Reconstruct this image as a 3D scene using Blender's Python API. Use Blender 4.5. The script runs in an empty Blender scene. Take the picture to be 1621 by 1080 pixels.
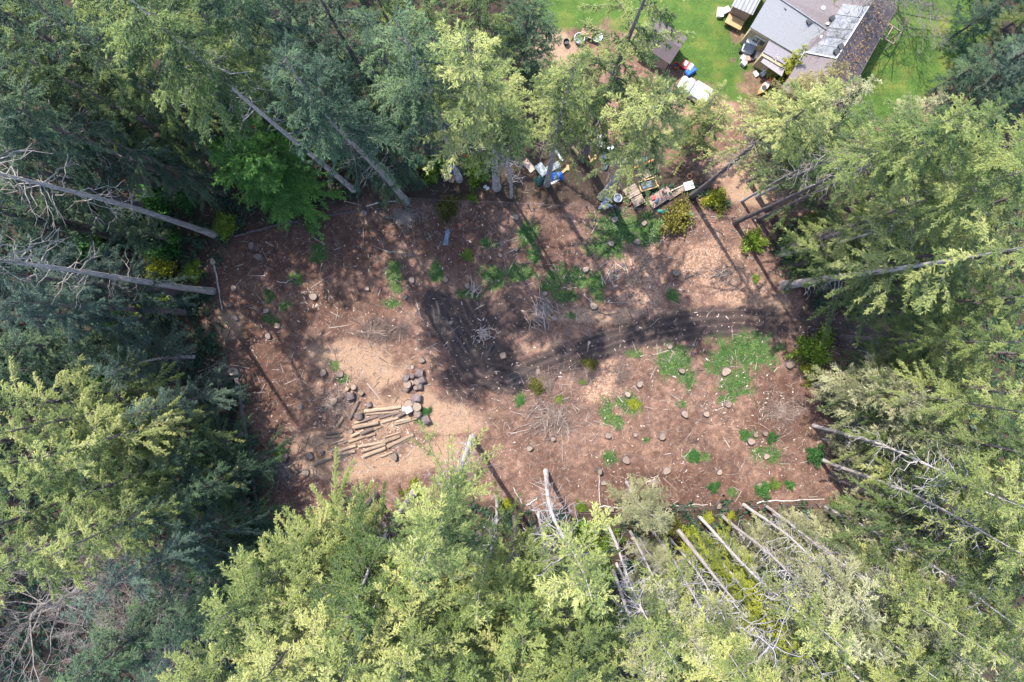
import bpy, math, random
import numpy as np
from mathutils import Vector, Matrix

# ------------------------------------------------------------------ camera, sky, sun, exposure
S = 0.055          # metres of ground per photo pixel
CAM_H = 60.0       # drone height above the clearing
NX, NY = 815.0, 520.0
sc = bpy.context.scene
cam_d = bpy.data.cameras.new('camera'); cam = bpy.data.objects.new('camera', cam_d)
sc.collection.objects.link(cam); sc.camera = cam
cam.location = (0, 0, CAM_H); cam.rotation_euler = (0, 0, 0)
cam_d.sensor_width = 36.0; cam_d.lens = 36.0 * (CAM_H / S) / 1621.0
cam_d.shift_x = (810.5 - NX) / 1621.0; cam_d.shift_y = (NY - 540.0) / 1621.0
cam_d.clip_end = 2000
SUN_EL, SUN_AZ = math.radians(60), math.atan2(-0.52, 0.85)
w = bpy.data.worlds.new('World'); sc.world = w; w.use_nodes = True
nt = w.node_tree; nt.nodes.clear()
sky = nt.nodes.new('ShaderNodeTexSky'); sky.sky_type = 'NISHITA'; sky.sun_disc = False
sky.sun_elevation = SUN_EL; sky.sun_rotation = SUN_AZ % (2 * math.pi)
bg = nt.nodes.new('ShaderNodeBackground'); bg.inputs['Strength'].default_value = 0.15
wo = nt.nodes.new('ShaderNodeOutputWorld')
nt.links.new(sky.outputs[0], bg.inputs[0]); nt.links.new(bg.outputs[0], wo.inputs[0])
sun_d = bpy.data.lights.new('sun', 'SUN'); sun_d.energy = 2.4; sun_d.angle = math.radians(0.53); sun_d.color = (1.0, 0.955, 0.88)
sun = bpy.data.objects.new('sun', sun_d); sc.collection.objects.link(sun)
to_sun = Vector((math.sin(SUN_AZ) * math.cos(SUN_EL), math.cos(SUN_AZ) * math.cos(SUN_EL), math.sin(SUN_EL)))
sun.rotation_euler = to_sun.to_track_quat('Z', 'Y').to_euler(); sun.location = to_sun * 150
vs = sc.view_settings; vs.view_transform = 'Standard'; vs.look = 'None'; vs.gamma = 1.0; vs.use_curve_mapping = False
vs.exposure = 2.5
sc.cycles.max_bounces = 6; sc.cycles.diffuse_bounces = 3; sc.cycles.transmission_bounces = 4
C = sc.collection
R = random.Random(7)
TAU = 2 * math.pi

def at(px, py, z=0.0):
    """Real place of the thing whose photo pixel is (px, py) and whose height is z."""
    k = (CAM_H - z) / CAM_H * S
    return Vector(((px - NX) * k, (NY - py) * k, z))

# ------------------------------------------------------------------ noise
def _hash(ix, iy, seed):
    n = (ix.astype(np.int64) * 374761393 + iy.astype(np.int64) * 668265263 + seed * 974634347) & 0xffffffff
    n = ((n ^ (n >> 13)) * 1274126177) & 0xffffffff
    return ((n ^ (n >> 16)) & 0xffff) / 65535.0
def vnoise(x, y, seed=0):
    x = np.asarray(x, float); y = np.asarray(y, float)
    ix = np.floor(x); iy = np.floor(y); fx = x - ix; fy = y - iy
    fx = fx * fx * (3 - 2 * fx); fy = fy * fy * (3 - 2 * fy)
    a = _hash(ix, iy, seed); b = _hash(ix + 1, iy, seed); c = _hash(ix, iy + 1, seed); d = _hash(ix + 1, iy + 1, seed)
    return (a * (1 - fx) + b * fx) * (1 - fy) + (c * (1 - fx) + d * fx) * fy
def fbm(x, y, seed=0, o=4):
    t = 0; a = 0.5; n = 0
    for k in range(o):
        t = t + a * vnoise(x * 2 ** k, y * 2 ** k, seed + k * 17); n += a; a *= 0.5
    return t / n
def poly_sd(u, v, P):
    """signed distance in photo pixels, positive inside"""
    P = np.array(P, float); d = np.full(u.shape, 1e9); ins = np.zeros(u.shape, bool)
    for i in range(len(P)):
        a = P[i]; b = P[(i + 1) % len(P)]; e = b - a
        t = np.clip(((u - a[0]) * e[0] + (v - a[1]) * e[1]) / (e @ e), 0, 1)
        d = np.minimum(d, np.hypot(u - a[0] - t * e[0], v - a[1] - t * e[1]))
        c = ((a[1] > v) != (b[1] > v)) & (u < (b[0] - a[0]) * (v - a[1]) / (b[1] - a[1] + 1e-12) + a[0])
        ins ^= c
    return np.where(ins, d, -d)
def line_d(u, v, P):
    P = np.array(P, float); d = np.full(u.shape, 1e9); side = np.zeros(u.shape)
    for i in range(len(P) - 1):
        a = P[i]; b = P[i + 1]; e = b - a
        t = np.clip(((u - a[0]) * e[0] + (v - a[1]) * e[1]) / (e @ e), 0, 1)
        du = u - a[0] - t * e[0]; dv = v - a[1] - t * e[1]; dd = np.hypot(du, dv)
        s = np.sign(e[0] * dv - e[1] * du)
        side = np.where(dd < d, s, side); d = np.minimum(d, dd)
    return d, side
sstep = lambda a, b, x: (lambda t: t * t * (3 - 2 * t))(np.clip((x - a) / (b - a), 0, 1))

CLEAR = [(345,380),(470,345),(600,318),(870,325),(1130,332),(1200,325),(1262,440),(1275,500),(1400,505),(1420,590),(1300,590),(1330,740),(1385,796),(960,808),(860,812),(740,790),(560,840),(420,845),(392,690),(350,540),(335,420)]
YARD = [(842,-160),(838,40),(870,110),(940,215),(1010,235),(1140,300),(1210,345),(1330,345),(1400,220),(1500,215),(1520,60),(1500,-160)]
LAWN = [(848,-160),(848,38),(895,48),(940,40),(1000,52),(1060,95),(1108,120),(1150,160),(1225,150),(1330,210),(1440,175),(1490,140),(1560,60),(1560,-160)]
TRACK = [(1420,545),(1340,530),(1270,514),(1200,508),(1110,512),(1020,527),(940,550),(870,580),(810,605),(760,590),(735,550),(712,515),(692,478)]
WET1 = [(690,470),(697,505),(715,535)]
WET2 = [(795,607),(850,588)]
GRASS = [(985,362,52,34),(955,392,34,20),(1030,360,26,24),(838,372,20,22),(846,402,14,18),(824,432,30,14),(780,440,22,20),(905,440,52,18),(944,455,18,24),(890,470,22,14),(870,452,26,12),
 (1066,572,30,34),(1085,600,18,18),(1180,556,62,32),(1140,575,24,22),(1165,607,34,22),(1150,632,16,9),(1002,642,16,20),(985,638,12,12),(625,437,13,32),(450,484,11,9),(428,505,14,10),(770,385,14,9),
 (1064,468,16,12),(1080,640,9,8),(1190,690,9,10),(1215,720,22,16),(1100,722,22,12),(965,725,12,12),(1022,697,8,6),(690,430,12,20),(740,465,24,9),(666,660,10,14),(425,470,9,14),(950,570,0.1,0.1),(505,400,14,20),(905,500,8,6),
 (824,632,9,13),(975,668,14,12),(1005,560,14,10),(960,650,12,26),(1160,780,8,10),(620,480,16,10),(470,440,14,12),(530,580,10,10),(545,600,12,8)]
CHIPS = [(1022,432,36,44),(1010,470,34,22),(1120,420,60,40),(1165,455,46,30),(950,610,34,34),(965,590,26,22)]
DUST = [(590,580,50,36),(645,650,74,28),(560,740,90,26),(700,655,70,28),(530,700,56,30),(700,720,60,24),(360,515,36,22),(880,560,36,18),(1000,500,160,12),(560,560,60,26),(1200,490,44,22),(1200,270,70,60),(1215,300,50,36),(870,80,50,40),(1130,170,50,24)]
MUD = [(770,500,62,34),(745,530,40,50),(780,570,50,34),(730,610,34,36),(690,500,26,40),(610,525,44,20),(800,510,44,30)]
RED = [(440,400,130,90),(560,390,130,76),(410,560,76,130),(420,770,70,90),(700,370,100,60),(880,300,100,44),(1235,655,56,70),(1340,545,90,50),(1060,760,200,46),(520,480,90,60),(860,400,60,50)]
BURN = [(778,556,22,18),(850,600,20,9)]

def blobs(u, v, L, seed, rag=0.55, sc_=14.0, soft=.62):
    m = np.zeros(u.shape); n = fbm(u / sc_, v / sc_, seed, 4) - 0.5
    for (a, b, c, d) in L:
        q = np.hypot((u - a) / c, (v - b) / d) + n * 2 * rag
        m = np.maximum(m, 1 - sstep(soft, 1.2, q))
    return m

def masks(x, y):
    u = x / S + NX; v = NY - y / S
    wob = (fbm(u / 30, v / 30, 5) - 0.5)
    clear = sstep(-14, 16, poly_sd(u, v, CLEAR) + wob * 36)
    yard = sstep(-16, 16, poly_sd(u, v, YARD) + wob * 30)
    lawn = sstep(-9, 9, poly_sd(u, v, LAWN) + wob * 34 + (fbm(u / 9, v / 9, 9) - .5) * 14)
    bare = blobs(u, v, [(1165,50,12,26),(1160,95,5,5),(1195,85,22,18),(1195,130,34,22),(1110,160,36,18)], 31)
    lawn = lawn * (1 - 0.85 * bare)
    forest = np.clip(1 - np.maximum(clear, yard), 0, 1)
    dtr, side = line_d(u, v, TRACK)
    wtr = 25 + wob * 16
    mud = np.maximum(1 - sstep(wtr * .62, wtr * 1.25, dtr + (fbm(u / 8, v / 8, 77) - .5) * 10), 0.85 * blobs(u, v, MUD, 21, .6))
    mud = mud * (1 - 0.4 * sstep(1140, 1250, u)) 
    chip = blobs(u, v, CHIPS, 41, .5, 18) * (1 - mud)
    dust = blobs(u, v, DUST, 51, .7, 26) * (1 - 0.8 * mud)
    g = blobs(u, v, GRASS, 61, .66, 10, .5) * (1 - 0.6 * mud)
    d1, s1 = line_d(u, v, WET1); d2, s2 = line_d(u, v, WET2)
    qd = dtr + (fbm(u / 16, v / 16, 88) - .5) * 5; rut = mud * np.clip(np.exp(-((qd - 10) / 3.6) ** 2) + .6 * np.exp(-((qd - 19) / 3.0) ** 2), 0, 1) * (dtr < 40) * (.45 + .8 * vnoise(u / 14, v / 14, 19))
    lp = [(672,400),(697,512),(724,556),(800,650)]; d3, s3 = line_d(u, v, lp)
    brk = .25 + .75 * sstep(.36, .60, fbm(u / 13, v / 13, 92))
    loop = (1 - sstep(10, 27, d3)) * sstep(470, 492, v) * (1 - sstep(556, 596, v + 12 * wob)) * brk
    de, se = line_d(u, v, [(740,635),(795,607),(850,588),(905,570)])
    wet = np.maximum((1 - sstep(5, 16, d1)) * .5 * sstep(474, 492, v) * (1 - sstep(520, 540, v)), (1 - sstep(5, 14, de)) * .9 * sstep(794, 810, u) * (1 - sstep(834, 856, u))) * brk
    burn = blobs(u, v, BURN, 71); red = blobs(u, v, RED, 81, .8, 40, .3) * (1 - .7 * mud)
    return dict(u=u, v=v, clear=clear, yard=yard, lawn=lawn, forest=forest, mud=mud, chip=chip, dust=dust, grass=g, wet=wet, burn=burn, red=red, dtr=dtr, side=side, d1=d1, d2=d2, wside=np.where(d1 < d2, s1, s2), rut=rut, loop=loop, sd1=np.clip(dtr * side, -60, 60) * S, sd2=np.clip(np.where(de < d3, de * se, d3 * s3), -60, 60) * S)

def height(x, y, M=None):
    x = np.asarray(x, float); y = np.asarray(y, float)
    if M is None: M = masks(x, y)
    z = 0.22 * (fbm(x / 5, y / 5, 101, 3) - .5) + 0.16 * (fbm(x * .9, y * .9, 111, 4) - .5) * (1 - .6 * M['lawn'])
    z = z + 0.07 * (vnoise(x * 3.1, y * 3.1, 131) - .5) * (1 - M['lawn'])
    # wheel ruts
    q = M['dtr'] * S
    rut = np.exp(-((q - 0.62) / 0.2) ** 2) + 0.5 * np.exp(-((q - 1.25) / 0.22) ** 2)
    z = z - 0.10 * rut * M['mud'] * (.5 + vnoise(x * .8, y * .8, 3))
    z = z - 0.08 * M['wet'] - 0.05 * M['loop']
    z = z + 0.10 * M['chip'] * fbm(x * 1.2, y * 1.2, 7)
    t = np.abs(np.sin((M['u'] * .8 + M['v'] * .3) * .35)) * blobs(M['u'], M['v'], [(610,525,42,18)], 21)
    z = z + 0.12 * t
    return z
def gz(x, y):
    return float(height(np.array([x]), np.array([y]))[0])

# ------------------------------------------------------------------ materials
def N(nt, typ, **kw):
    n = nt.nodes.new(typ)
    for k, v in kw.items(): setattr(n, k, v)
    return n
def new_mat(name):
    m = bpy.data.materials.new(name); m.use_nodes = True
    return m, m.node_tree, m.node_tree.nodes['Principled BSDF']
def ramp(nt, fac, stops):
    r = N(nt, 'ShaderNodeValToRGB'); e = r.color_ramp.elements
    while len(e) < len(stops): e.new(0.5)
    for k, (p, c) in enumerate(stops): e[k].position = p; e[k].color = (*c, 1)
    nt.links.new(fac, r.inputs[0]); return r.outputs[0]
def mixc(nt, fac, a, b, mode='MIX'):
    n = N(nt, 'ShaderNodeMix', data_type='RGBA', blend_type=mode)
    for sock, val in ((n.inputs[0], fac), (n.inputs[6], a), (n.inputs[7], b)):
        if isinstance(val, (int, float)): sock.default_value = val
        elif isinstance(val, tuple): sock.default_value = (*val, 1)
        else: nt.links.new(val, sock)
    return n.outputs[2]
def noise(nt, scale, detail=4, rough=.6, vec=None, out='Fac'):
    n = N(nt, 'ShaderNodeTexNoise'); n.inputs['Scale'].default_value = scale; n.inputs['Detail'].default_value = detail; n.inputs['Roughness'].default_value = rough
    if vec is not None: nt.links.new(vec, n.inputs['Vector'])
    return n.outputs[out]
def objvec(nt, stretch=None):
    """object coordinates shifted by a random amount for each object"""
    tc = N(nt, 'ShaderNodeTexCoord'); oi = N(nt, 'ShaderNodeObjectInfo')
    mu = N(nt, 'ShaderNodeMath', operation='MULTIPLY'); mu.inputs[1].default_value = 37.0; nt.links.new(oi.outputs['Random'], mu.inputs[0])
    ad = N(nt, 'ShaderNodeVectorMath', operation='ADD'); nt.links.new(tc.outputs['Object'], ad.inputs[0]); nt.links.new(mu.outputs[0], ad.inputs[1])
    o = ad.outputs[0]
    if stretch:
        m = N(nt, 'ShaderNodeVectorMath', operation='MULTIPLY'); m.inputs[1].default_value = stretch; nt.links.new(o, m.inputs[0]); o = m.outputs[0]
    return o, oi
def bump(nt, bsdf, h, strength=.5, dist=.05):
    b = N(nt, 'ShaderNodeBump'); b.inputs['Strength'].default_value = strength; b.inputs['Distance'].default_value = dist
    nt.links.new(h, b.inputs['Height']); nt.links.new(b.outputs[0], bsdf.inputs['Normal'])
_mc = {}
def pm(name, c1, c2=None, scale=6, rough=.8, bmp=.3, metal=0, stretch=None, vary=.25, spec=.35, tone=.66):
    """worn surface: two tones in a noise, small relief, each object a little lighter or darker"""
    if name in _mc: return _mc[name]
    m, nt, b = new_mat(name); c2 = c2 or tuple(.6 * a for a in c1); c1 = tuple(a * tone for a in c1); c2 = tuple(a * tone for a in c2)
    vec, oi = objvec(nt, stretch)
    f = noise(nt, scale, 5, .65, vec)
    col = ramp(nt, f, [(.32, c2), (.62, c1)])
    hs = N(nt, 'ShaderNodeHueSaturation'); nt.links.new(col, hs.inputs['Color'])
    mr = N(nt, 'ShaderNodeMapRange'); mr.inputs[3].default_value = 1 - vary; mr.inputs[4].default_value = 1 + vary
    nt.links.new(oi.outputs['Random'], mr.inputs[0]); nt.links.new(mr.outputs[0], hs.inputs['Value'])
    nt.links.new(hs.outputs[0], b.inputs['Base Color'])
    b.inputs['Roughness'].default_value = rough; b.inputs['Metallic'].default_value = metal; b.inputs['Specular IOR Level'].default_value = spec
    if bmp: bump(nt, b, f, bmp, .03)
    _mc[name] = m; return m

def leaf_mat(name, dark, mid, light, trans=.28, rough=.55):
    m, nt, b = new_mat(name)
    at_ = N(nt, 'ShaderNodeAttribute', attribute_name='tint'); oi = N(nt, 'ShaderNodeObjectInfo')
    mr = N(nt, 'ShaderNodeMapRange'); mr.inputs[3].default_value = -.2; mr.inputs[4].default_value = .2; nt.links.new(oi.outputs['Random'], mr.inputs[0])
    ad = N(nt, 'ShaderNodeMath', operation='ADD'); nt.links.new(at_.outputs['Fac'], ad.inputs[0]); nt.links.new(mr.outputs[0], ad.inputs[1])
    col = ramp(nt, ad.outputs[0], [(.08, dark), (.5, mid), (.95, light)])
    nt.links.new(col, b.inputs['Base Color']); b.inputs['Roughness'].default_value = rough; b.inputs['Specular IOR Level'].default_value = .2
    tr = N(nt, 'ShaderNodeBsdfTranslucent'); nt.links.new(col, tr.inputs[0])
    mx = N(nt, 'ShaderNodeMixShader'); mx.inputs[0].default_value = trans
    out = nt.nodes['Material Output']
    nt.links.new(b.outputs[0], mx.inputs[1]); nt.links.new(tr.outputs[0], mx.inputs[2]); nt.links.new(mx.outputs[0], out.inputs[0])
    return m
LEAF = {
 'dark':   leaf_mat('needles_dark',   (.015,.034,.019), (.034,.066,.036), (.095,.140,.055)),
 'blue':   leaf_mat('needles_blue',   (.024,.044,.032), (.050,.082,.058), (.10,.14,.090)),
 'mid':    leaf_mat('needles_mid',    (.028,.052,.016), (.080,.118,.030), (.185,.21,.056)),
 'light':  leaf_mat('needles_light',  (.040,.064,.018), (.140,.170,.046), (.30,.30,.100)),
 'olive':  leaf_mat('needles_olive',  (.10,.105,.052), (.215,.215,.108), (.35,.335,.185)),
 'yellow': leaf_mat('leaves_yellow',  (.08,.10,.010), (.18,.20,.018), (.32,.31,.035)),
 'lime':   leaf_mat('leaves_lime',    (.04,.075,.010), (.10,.16,.018), (.20,.26,.035)),
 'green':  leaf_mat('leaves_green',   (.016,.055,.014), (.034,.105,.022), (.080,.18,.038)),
 'cedar':  leaf_mat('cedar_sprays',   (.036,.098,.018), (.10,.225,.036), (.23,.34,.075)),
 'tan':    leaf_mat('needles_tan',    (.09,.080,.032), (.17,.145,.055), (.27,.22,.09)),
 'mustard': leaf_mat('leaves_mustard', (.035,.040,.008), (.095,.090,.016), (.19,.16,.035)),
 'clover': leaf_mat('clover_leaves', (.018,.062,.014), (.042,.118,.024), (.125,.19,.045)),
 'brown':  leaf_mat('leaves_brown',   (.10,.055,.025), (.19,.11,.045), (.28,.19,.08)),
}
BARK = {
 'grey':  pm('bark_grey',  (.31,.275,.26), (.145,.125,.118), 5, .9, .9, stretch=(1, 1, .25), tone=1.0),
 'brown': pm('bark_brown', (.17,.13,.125), (.075,.055,.055), 5, .9, .9, stretch=(1, 1, .25)),
 'pale':  pm('bark_pale',  (.48,.42,.38), (.24,.20,.18), 5, .9, .8, stretch=(1, 1, .2), tone=.85),
 'twig':  pm('twig_grey',  (.30,.26,.23), (.15,.125,.115), 9, .9, 0),
 'twigd': pm('twig_dark',  (.17,.145,.125), (.085,.07,.06), 9, .9, 0),
 'silver': pm('twig_silver', (.36,.33,.33), (.20,.18,.18), 9, .9, 0),
}

# ------------------------------------------------------------------ mesh helpers
def np_mesh(name, V, F, mat=None, tint=None, smooth=False):
    V = np.asarray(V, float).reshape(-1, 3); F = np.asarray(F, np.int32); k = F.shape[1]
    me = bpy.data.meshes.new(name)
    me.vertices.add(len(V)); me.vertices.foreach_set('co', V.ravel())
    me.loops.add(F.size); me.loops.foreach_set('vertex_index', F.ravel())
    me.polygons.add(len(F)); me.polygons.foreach_set('loop_start', np.arange(0, F.size, k, dtype=np.int32)); me.polygons.foreach_set('loop_total', np.full(len(F), k, np.int32))
    if smooth: me.polygons.foreach_set('use_smooth', np.ones(len(F), bool))
    me.update(calc_edges=True)
    if tint is not None:
        a = me.attributes.new('tint', 'FLOAT', 'POINT'); a.data.foreach_set('value', np.asarray(tint, np.float32))
    if mat: me.materials.append(mat)
    return me
def put(name, me, parent=None, loc=None, mat=None):
    o = bpy.data.objects.new(name, me); C.objects.link(o)
    if parent is not None: o.parent = parent
    if loc is not None: o.location = loc
    if mat is not None:
        o.material_slots[0].link = 'OBJECT'; o.material_slots[0].material = mat
    return o
def tag(o, label=None, cat=None, group=None, kind=None):
    if label: o['label'] = label
    if cat: o['category'] = cat
    if group: o['group'] = group
    if kind: o['kind'] = kind
    return o
def thing(name, label, cat, loc=(0, 0, 0), rz=0, group=None):
    o = bpy.data.objects.new(name, None); C.objects.link(o); o.empty_display_size = .2
    o.location = loc; o.rotation_euler = (0, 0, rz)
    return tag(o, label, cat, group)
class MB:
    def __init__(s): s.v = []; s.f = []; s.sm = []
    def add(s, vs, fs, smooth=False):
        b = len(s.v); s.v += [tuple(p) for p in vs]; s.f += [tuple(b + i for i in f) for f in fs]; s.sm += [smooth] * len(fs); return s
    def box(s, c, d, rz=0, rx=0, ry=0, bev=0):
        hx, hy, hz = d[0] / 2, d[1] / 2, d[2] / 2
        M = Matrix.Translation(c) @ Matrix.Rotation(rz, 4, 'Z') @ Matrix.Rotation(ry, 4, 'Y') @ Matrix.Rotation(rx, 4, 'X')
        if not bev:
            P = [(x, y, z) for z in (-hz, hz) for x, y in ((-hx, -hy), (hx, -hy), (hx, hy), (-hx, hy))]
            return s.add([M @ Vector(p) for p in P], [(3, 2, 1, 0), (4, 5, 6, 7), (0, 1, 5, 4), (1, 2, 6, 5), (2, 3, 7, 6), (3, 0, 4, 7)])
        b = min(bev, hx * .9, hy * .9, hz * .9); P = []
        for (z, i) in ((-hz, b), (-hz + b, 0), (hz - b, 0), (hz, b)):
            x, y = hx - i, hy - i; c_ = b if i == 0 else b * .5
            P += [(-x + c_, -y, z), (x - c_, -y, z), (x, -y + c_, z), (x, y - c_, z), (x - c_, y, z), (-x + c_, y, z), (-x, y - c_, z), (-x, -y + c_, z)]
        F = [tuple(range(7, -1, -1)), tuple(range(24, 32))]
        for k in range(3):
            for i in range(8): F.append((k * 8 + i, k * 8 + (i + 1) % 8, k * 8 + 8 + (i + 1) % 8, k * 8 + 8 + i))
        return s.add([M @ Vector(p) for p in P], F)
    def tube(s, pts, rads, n=8, cap=True, smooth=True, jag=0, rnd=None):
        pts = [Vector(p) for p in pts]; V = []; F = []
        if not hasattr(rads, '__len__'): rads = [rads] * len(pts)
        for i, p in enumerate(pts):
            d = (pts[min(i + 1, len(pts) - 1)] - pts[max(i - 1, 0)]).normalized()
            a = d.cross(Vector((0, 0, 1)) if abs(d.z) < .9 else Vector((1, 0, 0))).normalized(); b = d.cross(a)
            for k in range(n):
                t = k * TAU / n; r = rads[i] * (1 + (rnd.uniform(-jag, jag) if rnd else 0))
                V.append(p + (a * math.cos(t) + b * math.sin(t)) * r)
        for i in range(len(pts) - 1):
            for k in range(n): F.append((i * n + k, i * n + (k + 1) % n, (i + 1) * n + (k + 1) % n, (i + 1) * n + k))
        s.add(V, F, smooth)
        if cap:
            m = len(pts) - 1
            s.add(V[:n], [tuple(range(n))]); s.add(V[m * n:], [tuple(range(n - 1, -1, -1))])
        return s
    def prism(s, P, z0, z1):
        n = len(P); a = sum(P[i][0] * P[(i + 1) % n][1] - P[(i + 1) % n][0] * P[i][1] for i in range(n))
        if a < 0: P = P[::-1]
        V = [(p[0], p[1], z0) for p in P] + [(p[0], p[1], z1) for p in P]
        return s.add(V, [tuple(range(n - 1, -1, -1)), tuple(range(n, 2 * n))] + [(i, (i + 1) % n, n + (i + 1) % n, n + i) for i in range(n)])
    def slab(s, P, th):
        """a plate with its top at the points P and thickness th downwards"""
        P = [Vector(p) for p in P]; n = len(P)
        a = sum(P[i].x * P[(i + 1) % n].y - P[(i + 1) % n].x * P[i].y for i in range(n))
        if a < 0: P = P[::-1]
        V = P + [p - Vector((0, 0, th)) for p in P]
        return s.add(V, [tuple(range(n)), tuple(range(2 * n - 1, n - 1, -1))] + [((i + 1) % n, i, n + i, n + (i + 1) % n) for i in range(n)])
    def mesh(s, name, mat):
        me = bpy.data.meshes.new(name); me.from_pydata(s.v, [], s.f); me.polygons.foreach_set('use_smooth', s.sm); me.update()
        if mat: me.materials.append(mat)
        return me
    def build(s, name, mat, parent=None, loc=None):
        return put(name, s.mesh(name, mat), parent, loc)

# ------------------------------------------------------------------ ground
def axis(lo, hi, flo, fhi, fine, coarse, grow=1.25):
    a = list(np.arange(flo, fhi + fine * .5, fine)); st = fine
    while a[-1] < hi: st = min(st * grow, coarse); a.append(a[-1] + st)
    st = fine
    while a[0] > lo: st = min(st * grow, coarse); a.insert(0, a[0] - st)
    return np.array(a)
def build_ground():
    gx = axis(-700, 700, -29, 33, .145, 60); gy = axis(-700, 700, -18.5, 30, .145, 60)
    X, Y = np.meshgrid(gx, gy); x = X.ravel(); y = Y.ravel()
    M = masks(x, y); z = height(x, y, M)
    far = np.hypot(x, y); z = z * (1 - sstep(60, 120, far))
    V = np.stack([x, y, z], 1)
    nx, ny = len(gx), len(gy)
    i = np.arange(nx * ny).reshape(ny, nx)
    F = np.stack([i[:-1, :-1].ravel(), i[:-1, 1:].ravel(), i[1:, 1:].ravel(), i[1:, :-1].ravel()], 1)
    fm = M['mud'][F].mean(1); fl = M['lawn'][F].mean(1); inc = (M['dtr'][F].mean(1) < 40)
    cls = np.where(fl > .5, 2, np.where((fm > .5) & inc, 1, 0))
    m = ground_mat()
    for k, nm in ((0, 'ground'), (1, 'dirt_track'), (2, 'lawn')):
        f = F[cls == k]; used, inv = np.unique(f, return_inverse=True); f = inv.reshape(f.shape)
        me = np_mesh(nm, V[used], f, m, smooth=True)
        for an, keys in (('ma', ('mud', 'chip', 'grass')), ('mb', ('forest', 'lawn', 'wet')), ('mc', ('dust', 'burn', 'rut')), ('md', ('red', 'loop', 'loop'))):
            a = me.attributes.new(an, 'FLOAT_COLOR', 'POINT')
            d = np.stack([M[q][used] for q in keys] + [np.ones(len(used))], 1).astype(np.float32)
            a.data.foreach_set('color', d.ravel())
        for an in ('sd1', 'sd2'):
            a = me.attributes.new(an, 'FLOAT', 'POINT'); a.data.foreach_set('value', M[an][used].astype(np.float32))
        tag(put(nm, me), kind='structure')
def ground_mat():
    m, nt, b = new_mat('forest_soil'); L = nt.links
    tc = N(nt, 'ShaderNodeTexCoord'); P = tc.outputs['Object']
    def split(nm):
        a = N(nt, 'ShaderNodeAttribute', attribute_name=nm); s = N(nt, 'ShaderNodeSeparateColor'); L.new(a.outputs['Color'], s.inputs[0]); return s.outputs
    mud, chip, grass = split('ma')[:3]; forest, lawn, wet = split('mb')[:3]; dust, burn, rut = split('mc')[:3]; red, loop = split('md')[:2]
    def ridges(an, period, wob, seed):
        q = N(nt, 'ShaderNodeAttribute', attribute_name=an); m1 = N(nt, 'ShaderNodeMath', operation='MULTIPLY'); m1.inputs[1].default_value = TAU / period; L.new(q.outputs['Fac'], m1.inputs[0])
        m2 = N(nt, 'ShaderNodeMath', operation='MULTIPLY_ADD'); m2.inputs[1].default_value = wob; L.new(noise(nt, seed, 3, .6, P), m2.inputs[0]); L.new(m1.outputs[0], m2.inputs[2])
        s = N(nt, 'ShaderNodeMath', operation='SINE'); L.new(m2.outputs[0], s.inputs[0]); return s.outputs[0]
    n1 = noise(nt, .28, 6, .62, P); n2 = noise(nt, 1.6, 6, .7, P); n3 = noise(nt, 9, 5, .75, P); n4 = noise(nt, 34, 3, .7, P)
    wv = N(nt, 'ShaderNodeTexVoronoi', feature='F1'); wv.inputs['Scale'].default_value = 7.5; L.new(P, wv.inputs['Vector'])
    base = ramp(nt, n2, [(.30, (.090,.058,.047)), (.5, (.180,.122,.100)), (.70, (.30,.215,.175))])
    big = ramp(nt, n1, [(.36, (.55,.50,.50)), (.64, (1.25,1.22,1.2))])
    base = mixc(nt, .85, base, big, 'MULTIPLY')
    fine = ramp(nt, n3, [(.32, (.50,.46,.44)), (.52, (1,1,1)), (.70, (1.55,1.5,1.45))])
    base = mixc(nt, .8, base, fine, 'MULTIPLY')
    base = mixc(nt, red, base, mixc(nt, .8, ramp(nt, n2, [(.3, (.056,.030,.023)), (.55, (.108,.064,.049)), (.75, (.19,.125,.095))]), fine, 'MULTIPLY'))  # red-brown soil, its colour darkened further to stand in for shade at left
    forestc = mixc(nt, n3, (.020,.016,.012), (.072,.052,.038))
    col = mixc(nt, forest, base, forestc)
    dustc = ramp(nt, n3, [(.3, (.20,.135,.10)), (.55, (.335,.25,.188)), (.75, (.47,.365,.28))])
    col = mixc(nt, dust, col, dustc)
    chipc = ramp(nt, wv.outputs['Color'], [(.1, (.16,.10,.075)), (.5, (.30,.20,.15)), (.9, (.46,.33,.25))])
    chipc = mixc(nt, .6, chipc, fine, 'MULTIPLY')
    col = mixc(nt, chip, col, chipc)
    mudc = ramp(nt, n2, [(.3, (.034,.027,.029)), (.55, (.062,.050,.051)), (.75, (.115,.092,.086))])
    mudc = mixc(nt, .75, mudc, fine, 'MULTIPLY')
    col = mixc(nt, mud, col, mudc)
    r1 = ridges('sd1', .62, 7, .55); r2 = ridges('sd2', .50, 5, .5)
    col = mixc(nt, mud, col, mixc(nt, .8, col, ramp(nt, r1, [(.1, (.58,.56,.58)), (.55, (1,1,1)), (.95, (1.35,1.30,1.26))]), 'MULTIPLY'))
    lc = ramp(nt, r2, [(.1, (.034,.029,.032)), (.5, (.060,.050,.052)), (.72, (.105,.094,.102)), (.95, (.080,.068,.070))])
    col = mixc(nt, loop, col, mixc(nt, .55, lc, fine, 'MULTIPLY'))
    col = mixc(nt, rut, col, mixc(nt, n3, (.030,.026,.028), (.075,.062,.060)))
    col = mixc(nt, wet, col, ramp(nt, r2, [(.1, (.032,.029,.034)), (.5, (.062,.056,.063)), (.75, (.125,.117,.135)), (.95, (.095,.087,.098))]))
    col = mixc(nt, burn, col, mixc(nt, n3, (.025,.022,.022), (.09,.075,.07)))
    grc = ramp(nt, n3, [(.3, (.026,.075,.020)), (.55, (.052,.130,.032)), (.75, (.14,.17,.060))])
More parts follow.
